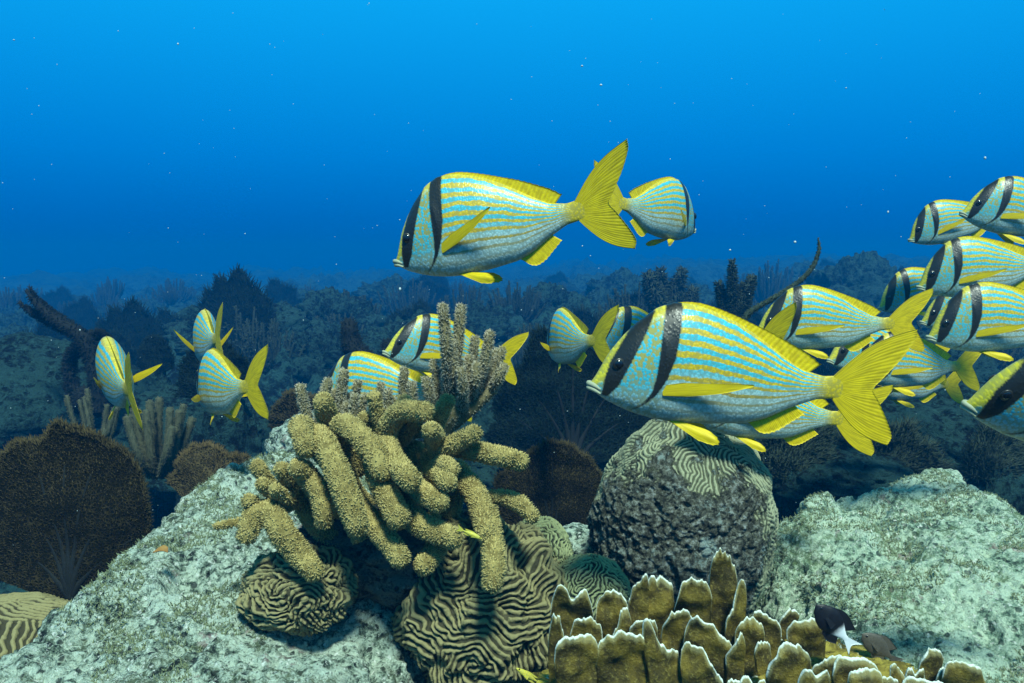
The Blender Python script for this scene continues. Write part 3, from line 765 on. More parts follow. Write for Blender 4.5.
PF((686, 412), .90, (846, 419), 0, .90, 'striped fish below and behind the largest fish, above the big brain coral', bend=-0.15)
PF((909, 240), 1.62, (1003, 212), 0, 1.60, 'smallest striped fish at the top of the right-hand group, nose pointing down', pup=10)
PF((961, 213), 1.28, (1092, 224), 0, 1.26, 'topmost striped fish at the right edge, overlapping a smaller one')
PF((918, 287), 1.18, (1055, 262), 0, 1.15, 'striped fish at the right edge directly under the topmost one')
PF((879, 308), 1.75, (972, 282), 0, 1.75, 'faded striped fish behind the right-hand group, left of the stacked heads')
PF((928, 337), 1.04, (1085, 318), 0, 1.02, 'third large striped fish down the right edge, with a long yellow side fin', dors=.8)
PF((921, 322), 1.5, (1030, 312), 0, 1.48, 'striped fish showing only its barred face between a yellow tail and the right-hand group')
PF((1000, 292), 1.55, (1108, 286), 0, 1.55, 'striped fish just showing at the right edge between two nearer fish')
PF((828, 360), 1.55, (930, 360), 0, 1.60, 'striped fish showing only its barred head above the back of the largest fish tail root')
PF((855, 372), 1.42, (962, 366), 0, 1.46, 'distant striped fish with forked tail, right of the largest tail', bend=0.1)
PF((868, 388), 1.7, (950, 384), 0, 1.75, 'distant striped fish, lowest of the pair right of the largest tail')
PF((965, 404), .62, (1245, 432), 0, .60, 'close striped fish whose yellow-browed head enters at the right edge', dors=1.0, roll=22)
PF((112, 381), 1.12, (129, 390), 0, .95, 'striped fish seen from directly behind at the far left', bend=0.10, pect=(34, 8), roll=8, pup=12)
PF((203, 352), 1.42, (217, 338), 0, 1.24, 'upper striped fish of the pair at left, turned away with its tail raised', bend=0.15, pect=(18, 30), pup=20)
PF((203, 398), 1.20, (250, 386), 0, 1.04, 'lower striped fish of the pair at left, turned away and swimming over the sea fans', bend=0.30, pect=(24, 24), pup=-6)

# ------------------------------------------------------------------ finger coral
def finger_coral():
    base = Wp(385, 545, .86); o = empty('finger_coral', base, 'tan knobbly finger coral colony with thick fuzzy drooping branches on the left rock', 'coral')
    rs = np.random.RandomState(5)
    D0 = .80
    Bk = [  # points (px,py,depth offset), radii in px
        ([(335, 470, .06), (312, 440, .02), (300, 425, .0), (306, 447, -.02)], [11, 13, 13, 13]),
        ([(318, 432, .02), (328, 450, -.02), (345, 490, -.045), (357, 524, -.055)], [12, 14, 15, 14]),
        ([(360, 470, .08), (340, 440, .04), (345, 424, .0), (374, 452, -.02), (382, 470, -.03)], [12, 13, 13, 15, 14]),
        ([(372, 460, .0), (383, 487, -.02), (398, 517, -.04)], [12, 14, 14]),
        ([(392, 455, .05), (386, 440, .02), (395, 462, -.02), (410, 480, -.05)], [11, 12, 13, 13]),
        ([(385, 470, .05), (386, 435, .02), (400, 412, .0), (424, 411, -.02)], [11, 12, 13, 12]),
        ([(430, 440, .04), (437, 422, .02), (447, 402, .01)], [9, 9.5, 9.5]),
        ([(440, 460, .03), (437, 440, .01), (431, 430, -.03)], [10, 11, 10]),
        ([(435, 452, .03), (452, 445, .0), (474, 433, -.01)], [10, 11, 10]),
        ([(440, 446, .04), (466, 449, .02), (495, 455, .0), (520, 461, -.02)], [10, 12, 12, 10.5]),
        ([(430, 472, .03), (442, 464, .0), (452, 469, -.03)], [9, 10, 9]),
        ([(428, 478, .03), (438, 474, .0), (447, 482, -.04)], [10, 12, 11]),
        ([(400, 470, .03), (418, 489, -.01), (438, 501, -.04)], [11, 12, 12.5]),
        ([(385, 485, .03), (400, 505, .0), (423, 526, -.02), (453, 538, -.03)], [12, 14, 14, 12]),
        ([(345, 488, .02), (368, 518, .0), (386, 538, -.02), (400, 558, -.03)], [11, 13, 13, 12]),
        ([(430, 515, .03), (437, 545, .01), (424, 565, -.02)], [11, 13, 12]),
        ([(455, 470, .05), (472, 488, .02), (482, 512, .0), (486, 533, -.02)], [11, 14, 14, 13]),
        ([(488, 508, .0), (492, 540, -.02), (494, 562, -.04), (492, 582, -.05)], [11, 13, 13, 12]),
        ([(480, 500, .03), (500, 497, .02), (520, 504, .0), (532, 516, -.01)], [7, 9, 10, 8.5]),
        ([(300, 500, .04), (272, 508, .0), (281, 530, -.02), (297, 552, -.02), (314, 571, -.03)], [9, 14, 15, 15, 12]),
        ([(280, 510, .0), (256, 515, -.01), (247, 534, -.02)], [11, 14, 12]),
        ([(340, 510, .05), (322, 498, .02), (308, 476, .0), (298, 468, -.02)], [10, 12, 13, 11]),
        ([(300, 470, .0), (316, 485, -.01), (324, 508, -.02), (324, 520, -.02)], [9, 12, 12, 11]),
        ([(300, 500, .04), (290, 485, .02), (282, 469, .0)], [9, 9.5, 9]),
        ([(285, 500, .05), (268, 482, .03), (257, 466, .02)], [8, 9, 8.5]),
        ([(280, 495, .0), (268, 490, .0), (262, 484, -.01)], [8, 8, 7.5]),
        ([(290, 500, .0), (280, 494, -.01), (275, 489, -.02)], [7, 7, 7]),
        ([(275, 510, .0), (258, 507, .0), (249, 501, -.01)], [8, 9, 8.5]),
        ([(248, 520, .01), (232, 523, .0), (217, 526, -.01)], [4.5, 4.5, 4.2]),
        ([(345, 470, .08), (338, 440, .05), (328, 418, .03), (324, 402, .01)], [11, 12, 13, 12]),
        ([(385, 450, .05), (380, 425, .03), (374, 397, .02)], [8, 8.5, 8]),
        ([(370, 440, .06), (364, 418, .03)], [8, 8]),
        ([(400, 430, .05), (404, 402, .02)], [8, 9]),
        ([(372, 520, .09), (350, 490, .06), (340, 450, .05)], [18, 17, 13]),
        ([(400, 540, .09), (410, 500, .06), (415, 450, .06)], [18, 18, 13]),
        ([(430, 540, .09), (450, 505, .07), (460, 470, .06)], [16, 16, 12]),
        ([(345, 545, .06), (318, 525, .05), (300, 500, .05)], [14, 14, 12]),
        ([(362, 540, .02), (350, 515, .02), (335, 498, .03)], [11, 11, 10]),
        ([(395, 470, .08), (402, 440, .05), (416, 424, .03)], [9, 9, 8]),
        ([(410, 500, .04), (424, 470, .04), (432, 448, .04)], [10, 10, 9]),
    ]
    for pts, rad in Bk:
        P = [Wp(a, b, D0 + 1.0 * dd) - base for a, b, dd in pts]; rr = [r * .80 * D0 / FPX for r in rad]
        ln = sum(np.linalg.norm(P[i + 1] - P[i]) for i in range(len(P) - 1))
        npoly = int(min(2600, 1.0 * (ln + rr[-1]) * 2 * PI * np.mean(rr) / (0.0017 ** 2)))
        mb = MB(); tube(mb, P, rr, 18, 22, bump=0.10, bscale=55, polyps=npoly, plen=0.0024, prad=0.00075, rs=rs)
        mb.build('branch', M['finger'], o)
    b = blob('base', (0, 0, 0), (.095, .05, .05), M['mound'], None, None, seed=3, amp=.25, parent=o)
    b.location = (0, .03, -.015)
finger_coral()
def rods(base_px, D0, items, label, name='sea_rod', mat='rod', arms=(), pl=.0030, rs=None, dens=1.0):
    rs = rs or np.random.RandomState(9); base = Wp(*base_px)
    o = empty(name, base, label, 'coral')
    for pts, rad in arms:
        mb = MB(); P = [Wp(a, b, D0 + dd) - base for a, b, dd in pts]
        tube(mb, P, [r * D0 / FPX for r in rad], 10, 16, polyps=300, plen=pl, prad=.0007, rs=rs, bump=.1, bscale=80); mb.build('stem', M[mat], o)
    for pts, r in items:
        P = [Wp(a, b, D0 + dd) - base for a, b, dd in pts]; mb = MB()
        ln = sum(np.linalg.norm(P[i + 1] - P[i]) for i in range(len(P) - 1)); rr = r * D0 / FPX
        tube(mb, P, [rr * 1.05, rr, rr * .92], 10, 16, bump=.12, bscale=120, polyps=int(dens * ln * 2 * PI * rr / (.00155 ** 2)), plen=pl, prad=.00055, rs=rs)
        mb.build('branch', M[mat], o)
tips = [(443, 308, 447, 400, 5), (461, 308, 450, 405, 5), (446, 333, 446, 400, 4), (452, 344, 452, 400, 4), (446, 352, 448, 415, 4.6), (475, 340, 466, 410, 4.6), (490, 335, 474, 400, 4.8),
        (502, 351, 484, 396, 4.6), (496, 352, 478, 398, 4.2), (504, 367, 490, 392, 4.6), (459, 363, 456, 415, 4.4), (461, 371, 462, 412, 4.4), (469, 359, 464, 410, 4.6), (482, 366, 470, 405, 4.6), (477, 366, 470, 400, 4.2),
        (433, 363, 440, 420, 3.8), (438, 371, 442, 420, 4.4), (426, 380, 432, 425, 4.4), (489, 372, 478, 402, 4.2), (497, 377, 484, 400, 4.2)]
it = []
for i, (tx, ty, bx_, by_, r) in enumerate(tips):
    dz = ((i * 37) % 11 - 5) * .006
    it.append(([(bx_, by_, .01 + dz * .5), ((tx * .45 + bx_ * .55) + 1.5, (ty + by_) / 2, dz), (tx, ty, dz)], r))
rods((432, 448, .88), .88, it, 'taller grey sea rod with many slender pale-tipped branches, right of the finger coral crown',
     arms=[([(425, 455, .0), (445, 430, 0), (470, 408, 0), (492, 388, 0)], [9, 8, 8, 6]), ([(428, 452, .02), (440, 425, .02), (447, 398, .01)], [8, 7, 5]), ([(430, 450, -.01), (450, 420, -.01), (464, 400, -.01)], [8, 7, 5])])
tips = [(300.5, 388, 312, 430, 4.8), (328, 382, 318, 425, 4.6), (344, 373, 340, 425, 4.8), (358, 383, 352, 425, 4), (349, 396, 350, 430, 4), (355, 397, 353, 430, 4), (347, 405, 347, 430, 4), (365, 397, 358, 430, 3.8), (404, 371, 406, 425, 4.6), (412, 385, 418, 430, 4.2), (388, 392, 390, 430, 4), (392, 400, 394, 430, 4), (335, 392, 333, 425, 3.6), (381, 385, 384, 425, 3.8)]
it = []
for i, (tx, ty, bx_, by_, r) in enumerate(tips):
    dz = ((i * 29) % 9 - 4) * .006; it.append(([(bx_, by_ + 8, dz), ((tx + bx_) / 2 - 1, (ty + by_) / 2, dz), (tx, ty, dz)], r))
rods((360, 460, .90), .88, it, 'shorter grey sea rod whose pale tips stick up behind the finger coral', arms=[([(350, 470, .02), (340, 445, .02), (318, 425, .01)], [9, 7, 5]), ([(360, 470, .02), (365, 445, .02), (350, 425, .01)], [9, 7, 5]), ([(365, 470, .02), (385, 448, .02), (412, 425, .01)], [9, 7, 5])])

# ------------------------------------------------------------------ fire coral
def mat_fire():
    k = NT('fire_coral'); v = k.coord(); e_ = k.attr('edge')
    n1 = k.noise(v, 55, 5, .6); n2 = k.noise(v, 330, 4, .7)
    c = k.mix(k.rng(n1, .38, .68), (.036, .027, .005), (.145, .105, .013))
    c = k.mix(k.rng(n2, .5, .75, 0, .5), c, (.34, .28, .07))
    ee = k.math('ADD', k.math('ADD', e_, k.math('MULTIPLY', k.math('SUBTRACT', n2, .5), .0016)), k.math('MULTIPLY', k.math('SUBTRACT', n1, .5), .004))
    c = k.mix(k.rng(ee, .0065, .0020, 0, .35), c, (.45, .42, .20)); c = k.mix(k.rng(ee, .0019, .0001, 0, .95), c, (.68, .75, .66))
    k.fin(c, .7, k.bump(n2, .7, .003), .2); return k.m
M['fire'] = mat_fire()
def blade(x0, x1, top, bot, d, seed, prof, rs, th=.0048, lean=0.0, yaw=0.0):
    """upright plate: prof = list of relative top heights (0..1) along the width"""
    nU, nV = 44, 30
    u = np.linspace(-1, 1, nU); w = (x1 - x0) * .56 * d / FPX; H = (bot - top) * .96 * d / FPX
    pr = np.interp((u + 1) / 2, np.linspace(0, 1, len(prof)), prof)
    pr = np.convolve(np.pad(pr, 2, mode='edge'), [.1, .22, .36, .22, .1], 'valid')
    jag = .05 * fbm(np.stack([u * 3.2 + seed, u * 0 + seed * 3, u * 0], 1), 3)
    topz = H * (pr + jag)
    rim_r = .0050
    edge_round = np.sqrt(np.clip(1 - np.abs(u) ** 10, 0, 1))
    v = np.linspace(0, 1, nV) ** .8
    X = w * u[:, None] * (0.80 + .24 * v[None]) + w * .06 * pnoise(np.stack([np.zeros(nU * nV), np.tile(v, nU) * 3 + seed, np.zeros(nU * nV) + seed], 1)).reshape(nU, nV)
    Z = (topz * (0.72 + .28 * edge_round))[:, None] * v[None]
    q = np.stack([X.ravel() * 40 + seed, Z.ravel() * 40, np.zeros(nU * nV) + seed], 1)
    Yc = .006 * fbm(q, 2).reshape(nU, nV) + lean * v[None] ** 2 * H + .10 * w * (u[:, None] ** 2)
    dist = np.minimum((topz * (.72 + .28 * edge_round))[:, None] - Z, w * (1 - np.abs(u))[:, None] * 1.0 + (1 - v[None]) * .22 * H)
    tt = th * np.sqrt(np.clip(dist / rim_r, 0.0, 1)) * .5 + .0001
    tt = tt * (1 + .25 * pnoise(q * 3).reshape(nU, nV))
    A = np.stack([X, Yc - tt, Z], -1).reshape(-1, 3); B = np.stack([X, Yc + tt, Z], -1).reshape(-1, 3)
    F = grid_faces(nU, nV); kk = nU * nV
    q4 = []
    for ln in ([i * nV + nV - 1 for i in range(nU)], list(range(nV)), [(nU - 1) * nV + j for j in range(nV)]):
        for a_, b_ in zip(ln[:-1], ln[1:]): q4.append((a_, b_, b_ + kk, a_ + kk))
    ed = np.tile(dist.ravel(), 2)
    P = np.vstack([A, B]); cy, sy = math.cos(yaw), math.sin(yaw)
    P = np.stack([P[:, 0] * cy - P[:, 1] * sy, P[:, 0] * sy + P[:, 1] * cy, P[:, 2]], 1)
    ec = np.minimum((topz * (.72 + .28 * edge_round))[:, None] - Z, w * (1 - np.abs(u))[:, None] + (1 - v[None]) * .09 + .0004)
    return P, np.vstack([F[:, ::-1], F + kk, np.array(q4)]), np.tile(ec.ravel(), 2)
def fire_coral():
    base = Wp(760, 700, .68); o = empty('fire_coral', base, 'mustard brown fire coral of upright lobed blades with white rims along the bottom edge', 'coral')
    rs = np.random.RandomState(3)
    flat = [.92, .98, 1, .99, .97, .93]; dome = [.82, .95, 1, .99, .94, .84]; twin = [.8, 1, .95, .78, .92, .94, .7]; slL = [1, .96, .70, .62, .58, .5]
    L_ = [(557, 596, 628, 705, .60, flat), (598, 647, 623, 705, .605, dome), (648, 682, 611, 705, .60, [1, .92, .66, .62, .6, .52]), (682, 719, 637, 705, .60, [.95, 1, .98, .85, .6, .4]),
          (553, 590, 573, 660, .68, twin), (597, 625, 583, 655, .70, dome), (629, 647, 567, 650, .70, [.6, .8, .9, 1, .95]), (645, 671, 573, 650, .705, flat), (675, 706, 567, 655, .70, dome),
          (708, 731, 538, 650, .73, [.90, 1, .98, .9, .80]), (724, 743, 573, 650, .70, [.45, .6, .8, 1, .97]), (686, 727, 608, 690, .65, [.8, 1, .96, .88, .75, .7]), (727, 742, 625, 690, .64, [.6, .8, 1, .9]),
          (752, 778, 603, 665, .70, [.95, 1, .9, .8, .7]), (778, 796, 603, 650, .74, dome), (791, 826, 615, 670, .70, [.8, .9, .98, 1, 1, 1]), (772, 813, 636, 705, .62, [.55, .85, 1, .9, .82, .7]),
          (813, 839, 647, 705, .63, [.7, .75, .85, .95, 1, .95]), (836, 879, 654, 705, .62, [.85, 1, 1, .96, .9, .6]), (873, 895, 671, 710, .61, dome), (889, 909, 658, 705, .63, [1, .95, .8, .6, .4]),
          (903, 923, 661, 705, .64, twin), (918, 938, 642, 700, .66, dome), (934, 947, 663, 705, .65, dome), (944, 981, 656, 712, .64, [.95, 1, 1, .97, .9, .6]), (740, 765, 671, 712, .60, twin), (726, 741, 677, 712, .60, dome),
          (549, 563, 603, 690, .63, [.7, 1, .95, .7]), (614, 630, 604, 660, .67, [.4, .6, .9, 1, .9]), (756, 771, 639, 672, .66, dome), (662, 690, 600, 680, .67, dome), (630, 655, 612, 680, .66, flat), (735, 760, 612, 680, .69, dome),
          (572, 600, 606, 680, .66, dome), (850, 880, 668, 710, .60, flat), (800, 830, 664, 712, .60, twin), (905, 940, 676, 715, .61, flat)]
    for i, (x0, x1, tp, bt, d, pf) in enumerate(L_):
        P, F, ed = blade(x0, x1, tp, bt, d, i * 1.7 + .3, pf, rs, lean=rs.uniform(-.12, .12), yaw=rs.uniform(-.28, .28))
        loc = Wp((x0 + x1) / 2, bt, d) - base
        mb = MB(); mb.add(P + loc, F, edge=ed); mb.build('blade', M['fire'], o)
    k = blob('base', (0, 0, 0), (.17, .075, .050), M['firebase'], None, None, seed=8, amp=.22, sc=4, parent=o, nu=90, nv=150); k.location = (.0, .035, -.030)
k_ = NT('fire_base'); v_ = k_.coord(); n_ = k_.noise(v_, 40, 6, .7, .5)
c_ = k_.mix(k_.rng(n_, .4, .6), (.12, .09, .014), (.32, .26, .045)); c_ = k_.mix(k_.rng(k_.noise(v_, 90, 5), .58, .68), c_, (.5, .55, .45))
k_.fin(c_, .8, k_.bump(n_, .9, .01), .15); M['firebase'] = k_.m
fire_coral()

# ------------------------------------------------------------------ sea fans
def fan_mesh(w, h, seed=0, nspike=5000, jag=.10, full=1.15, curve=.15, sl=.006, sr=.0009, nr=40, na=90, outline=None, fringe=900):
    """upright fan in the local x-z plane, foot at the origin"""
    rs = np.random.RandomState(seed + 40); mb = MB()
    a = np.linspace(-full, full, na)
    if outline is None: rad = 1 - .12 * (np.abs(a) / full) ** 3 + jag * fbm(np.stack([a * 2.2 + seed, a * 0, a * 0 + seed], 1), 4)
    else: rad = np.interp(a / full, np.linspace(-1, 1, len(outline)), outline) + jag * .5 * fbm(np.stack([a * 6 + seed, a * 0, a * 0 + seed], 1), 4)
    r = np.linspace(.03, 1, nr)
    X = w * .5 * np.sin(a)[None] * rad[None] * r[:, None] / max(.5, math.sin(min(full, PI / 2))); Z = h * (np.cos(a)[None] * rad[None] * r[:, None] * .97 + (.03 if full < 1.6 else .30) * r[:, None])
    def yf(x, z): 
        q = np.stack([x / w * 3 + seed, z / h * 3, np.zeros_like(x)], 1); return curve * w * .25 * fbm(q, 2) + curve * x * x / w
    Y = yf(X.ravel(), Z.ravel()).reshape(nr, na)
    P = np.stack([X, Y, Z], -1); nn = normals_grid(P).reshape(-1, 3); Pf = P.reshape(-1, 3); th = .0012 + .002 * (1 - np.repeat(r, na))
    mb.add(Pf + nn * th[:, None], grid_faces(nr, na), tip=0, hgt=0); mb.add(Pf - nn * th[:, None], grid_faces(nr, na)[:, ::-1], tip=0, hgt=0)
    # fuzz on both faces
    k = nspike; ri = np.sqrt(rs.rand(k)); ai = rs.rand(k) * (na - 1); i0 = ai.astype(int); fr = ai - i0
    rr = (ri * (nr - 1)); j0 = np.clip(rr.astype(int), 0, nr - 2); fj = rr - j0
    Pq = (P[j0, i0] * (1 - fr)[:, None] + P[j0, i0 + 1] * fr[:, None]) * (1 - fj)[:, None] + (P[j0 + 1, i0] * (1 - fr)[:, None] + P[j0 + 1, i0 + 1] * fr[:, None]) * fj[:, None]
    n2 = nn.reshape(nr, na, 3)[j0, i0] * np.sign(rs.rand(k) - .5)[:, None]
    out_ = Pq / (np.linalg.norm(Pq, axis=1)[:, None] + 1e-9)
    cones(mb, Pq, n2 * .55 + out_ * .8, sl, sr, rs, tv=.8)
    # fringe on the rim
    k = fringe; ai = rs.rand(k) * (na - 1); i0 = ai.astype(int); fr = ai - i0
    Pq = P[-1, i0] * (1 - fr)[:, None] + P[-1, i0 + 1] * fr[:, None]; Pq = Pq * rs.uniform(.965, 1.0, k)[:, None]; out_ = Pq / (np.linalg.norm(Pq, axis=1)[:, None] + 1e-9)
    cones(mb, Pq, out_, sl * 1.6, sr, rs, tilt=.6)
    # main veins
    vb = MB()
    for q in np.linspace(-.75, .75, 7):
        aa = q * full; pts = []
        for t in np.linspace(0.0, .8, 6):
            x = w * .5 * math.sin(aa * (.35 + .65 * t)) * t * .95; z = h * math.cos(aa) * t * .95 + h * .02 * (1 - t); y = float(yf(np.array([x]), np.array([z]))[0]); pts.append((x, y, z))
        tube(vb, pts, [.010 * w / .4, .004 * w / .4, .0015], 7, 16, flat=1.0)
    return mb, vb
def sea_fan(px, py, d, w, h, label, seed=0, mat='fan', yaw=0, tilt=0, name='sea_fan', ground=True, **kw):
    mb, vb = fan_mesh(w, h, seed, **kw); loc = Wp(px, py, d); o = empty(name, loc, label, 'sea fan'); o.rotation_euler = (0, R(tilt), R(yaw))
    mb.build('fan_blade', M[mat], o); vb.build('stem', M['plume' if mat == 'plume' else 'vein'], o)
    if True:
        zb = float(terrain_h(np.array([loc[0]]), np.array([loc[1]]))[0]) - .03
        if loc[2] > zb + .02 and d > 1.6:
            hb = blob('base', (0, 0, 0), (w * .45, w * .35, (loc[2] - zb) * .55), M['rockfar'], None, None, seed=seed, amp=.2, nu=40, nv=60, parent=o); hb.location = (0, .02, -(loc[2] - zb) * .52)
        elif loc[2] > zb + .02:
            sb = MB(); tube(sb, [(0, 0, zb - loc[2]), (.004, 0, (zb - loc[2]) / 2), (0, 0, .02)], [.012, .008, .006], 8, 10); sb.build('stem', M[mat], o)
    return o
d = 1.05
pxm = lambda n_px, dd: n_px * dd / FPX
sea_fan(72, 600, d, pxm(215, d), pxm(182, d), 'big dark round sea fan at the left edge, beside the pale rock', seed=1, nspike=9000, outline=[.75, .9, .98, 1.0, .98, .90, 1.0, .96, .97, 1.0, .92, .75, .6], jag=.05, full=1.45, sl=.005, sr=.0008, fringe=2600, curve=.1, nr=60, na=140)
d = 1.35
sea_fan(212, 520, d, pxm(105, d), pxm(85, d), 'small brown sea fan leaning right behind the pale rock, above its crest', seed=2, mat='fanbrown', nspike=4000, full=1.3, jag=.16, tilt=14, sl=.006, fringe=1200, outline=[.9, 1, 1, .9, .8, .85, .95, 1.1, 1.1])
d = 1.40
sea_fan(552, 545, d, pxm(138, d), pxm(108, d), 'dark brown sea fan between the finger coral and the big brain coral', seed=3, mat='fan', nspike=6000, full=1.5, jag=.06, sl=.006, fringe=1800, outline=[.85, .95, .98, .95, .92, .98, .96, .95, .93, .9, .88])
d = 2.3
sea_fan(572, 470, d, pxm(190, d), pxm(140, d), 'wide dark sea fan further back, behind the fish left of the largest one', seed=4, mat='fanmid', nspike=5000, full=1.4, jag=.14, sl=.012, sr=.002, fringe=1200)
d = 3.6
sea_fan(156, 375, d, pxm(36, d), pxm(30, d), 'small round dark sea fan standing between the two left fish groups', seed=5, mat='fanmid', nspike=1500, full=1.7, jag=.03, sl=.012, sr=.002, fringe=400)
d = 2.6
sea_fan(216, 402, d, pxm(85, d), pxm(58, d), 'low dark sea fan behind the pair of fish at left', seed=6, mat='fanmid', nspike=1500, full=1.5, jag=.08, sl=.012, sr=.002, fringe=400)
d = 1.9
sea_fan(300, 432, d, pxm(62, d), pxm(38, d), 'dark sea fan under the edge of the pale ledge beside the finger coral', seed=8, mat='fan', nspike=1500, full=1.5, sl=.008, sr=.0015)

# branching dark gorgonians built from flattened arms
def gorgonian(px, py, d, arms, label, mat='plume', name='gorgonian', nsp=1400, sl=.010):
    base = Wp(px, py, d); o = empty(name, base, label, 'coral'); rs = np.random.RandomState(int(px))
    for pts, rad in arms:
        P = [Wp(a, b, d + dd) - base for a, b, dd in pts]; mb = MB()
        tube(mb, P, [r * d / FPX for r in rad], 12, 26, bump=.25, bscale=18, polyps=nsp, plen=sl, prad=sl * .18, rs=rs); mb.build('branch', M[mat], o)
gorgonian(95, 400, 2.6, [([(100, 412, 0), (96, 372, 0), (84, 340, 0), (62, 324, 0), (42, 309, 0), (26, 291, 0)], [9, 8, 8, 6.5, 4.5, 1.2]), ([(74, 332, 0), (52, 322, .05), (34, 313, .05), (19, 303, .05)], [5, 4.5, 3, 1]), ([(66, 326, .02), (48, 312, .02), (36, 300, .03), (30, 288, .03)], [4.5, 4, 2.6, 1]),
    ([(84, 342, 0), (72, 356, .05), (70, 378, .05), (76, 400, .05)], [7, 6, 6, 7]), ([(92, 345, .03), (104, 364, .03), (108, 385, .03), (104, 408, .03)], [8, 9, 9, 10]), ([(88, 340, .03), (98, 334, .05), (112, 342, .06)], [5, 4, 2]), ([(95, 400, .05), (84, 396, .05), (78, 404, .05)], [9, 9, 9])],
          'black branching gorgonian reaching up and left at the left edge', mat='gorg')
gorgonian(733, 318, 3.2, [([(735, 322, 0), (733, 292, 0), (732, 262, 0)], [6, 4, 1.5]), ([(735, 322, 0), (745, 296, 0), (752, 278, 0)], [8, 6, 2.5]), ([(732, 322, 0), (724, 300, .05), (718, 284, .05)], [7, 5, 2]), ([(735, 320, 0), (739, 300, .05), (744, 285, .05)], [7, 5, 2])],
          'three-pronged dark sea plume behind the back of the largest fish', mat='plume', nsp=1500, sl=.016)
gorgonian(672, 318, 5.0, [([(665, 325, 0), (655, 295, 0), (648, 276, 0)], [9, 8, 4]), ([(672, 325, 0), (676, 295, .1), (682, 272, .1)], [9, 8, 4]), ([(668, 325, 0), (664, 298, .1), (660, 272, .1)], [8, 7, 4]), ([(680, 322, 0), (688, 305, .1), (694, 290, .1)], [8, 7, 3])],
          'hazy blue-green sea plume clump left of the three-pronged one', mat='plume', nsp=900, sl=.03)
gorgonian(490, 400, 2.8, [([(385, 405, 0), (372, 370, 0), (352, 345, 0), (349, 325, 0)], [14, 12, 10, 7]), ([(385, 400, 0), (392, 370, .05), (388, 345, .05)], [12, 9, 6]), ([(372, 400, .05), (362, 385, .05), (345, 372, .05)], [10, 8, 4])],
          'dark lumpy gorgonian behind the sea rods, left of the fish passing them', mat='gorg')
# long curved whip
def whip():
    d = 1.5; base = Wp(748, 318, d); o = empty('sea_whip', base, 'single long curved sea whip rising behind the fish on the right', 'coral')
    pts = [(738, 335, 0), (748, 314, 0), (772, 299, 0), (796, 284, 0), (812, 268, 0), (819, 250, 0), (818, 238, 0)]
    mb = MB(); tube(mb, [Wp(a, b, d) - base for a, b, c_ in pts], [.006, .005, .0045, .0045, .004, .003, .0010], 10, 60, bump=.15, bscale=60, polyps=1200, plen=.003, prad=.0007, rs=np.random.RandomState(2)); mb.build('stem', M['whip'], o)
whip()

# ------------------------------------------------------------------ mid-distance reef
def rodbush(px, py, d, w_px, h_px, n, label, seed, mat='rodfar', r=3.2):
    rs = np.random.RandomState(seed); it = []
    for i in range(n):
        u = rs.uniform(-1, 1); tx = px + u * w_px / 2 + rs.uniform(-3, 3); ty = py - h_px * rs.uniform(.55, 1) * (1 - .25 * u * u); bx_ = px + u * w_px * .33; dz = rs.uniform(-.08, .08)
        it.append(([(px + u * w_px * .12, py + 6, dz * .3), (bx_, py - h_px * .2, dz), (tx, ty, dz)], r * rs.uniform(.8, 1.15)))
    rods((px, py + 6, d), d, it, label, mat=mat, pl=.004, rs=rs, dens=.25)
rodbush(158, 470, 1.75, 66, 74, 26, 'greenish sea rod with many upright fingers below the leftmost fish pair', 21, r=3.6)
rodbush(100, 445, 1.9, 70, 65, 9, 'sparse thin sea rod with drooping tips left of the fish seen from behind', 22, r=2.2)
def rock_at(px, py, d, w, h, label, seed, mat='rockfar', dep=None, amp=.18):
    c = Wp(px, py, d); return blob('reef_rock', c, (pxm(w, d) / 2, (dep or pxm(w, d) / 2), pxm(h, d) / 2), M[mat], label, 'rock', seed=seed, amp=amp, sc=1.8)
rock_at(30, 420, 3.2, 230, 150, 'large dark rounded rock at the left edge behind the gorgonian', 31, amp=.12)
rock_at(330, 455, 1.75, 120, 86, 'pale turquoise rock ledge behind the left side of the finger coral', 32, 'rock', amp=.14)
rock_at(345, 478, 1.3, 120, 60, 'green-grey rock slope just behind the finger coral', 33, 'rockr', amp=.12)
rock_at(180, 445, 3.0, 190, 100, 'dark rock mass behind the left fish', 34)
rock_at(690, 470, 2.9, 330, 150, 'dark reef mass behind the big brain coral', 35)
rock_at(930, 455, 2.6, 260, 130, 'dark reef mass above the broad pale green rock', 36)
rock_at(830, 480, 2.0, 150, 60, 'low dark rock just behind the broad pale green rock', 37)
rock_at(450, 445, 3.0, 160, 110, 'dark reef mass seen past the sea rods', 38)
rock_at(580, 545, 1.15, 60, 34, 'small pale rock patch between the dark sea fan and the big brain coral', 39, 'rock')
for i, (px, py, d, w_, h_, sd) in enumerate([(1000, 470, 1.9, 90, 60, 51), (880, 470, 2.1, 120, 60, 52), (800, 470, 1.9, 90, 70, 53), (640, 440, 2.5, 110, 90, 54)]):
    sea_fan(px, py + 14, d, pxm(w_, d), pxm(h_, d), ['feathery dark sea fan at the right edge above the pale green rock', 'dark feathery sea fan below the largest tail', 'dark sea fan right of the big brain coral', 'dark sea fan behind the throat of the largest fish'][i], seed=sd, mat='plume', nspike=3500, jag=.3, sl=.02, sr=.0018, full=1.4, yaw=20 * (-1) ** i)

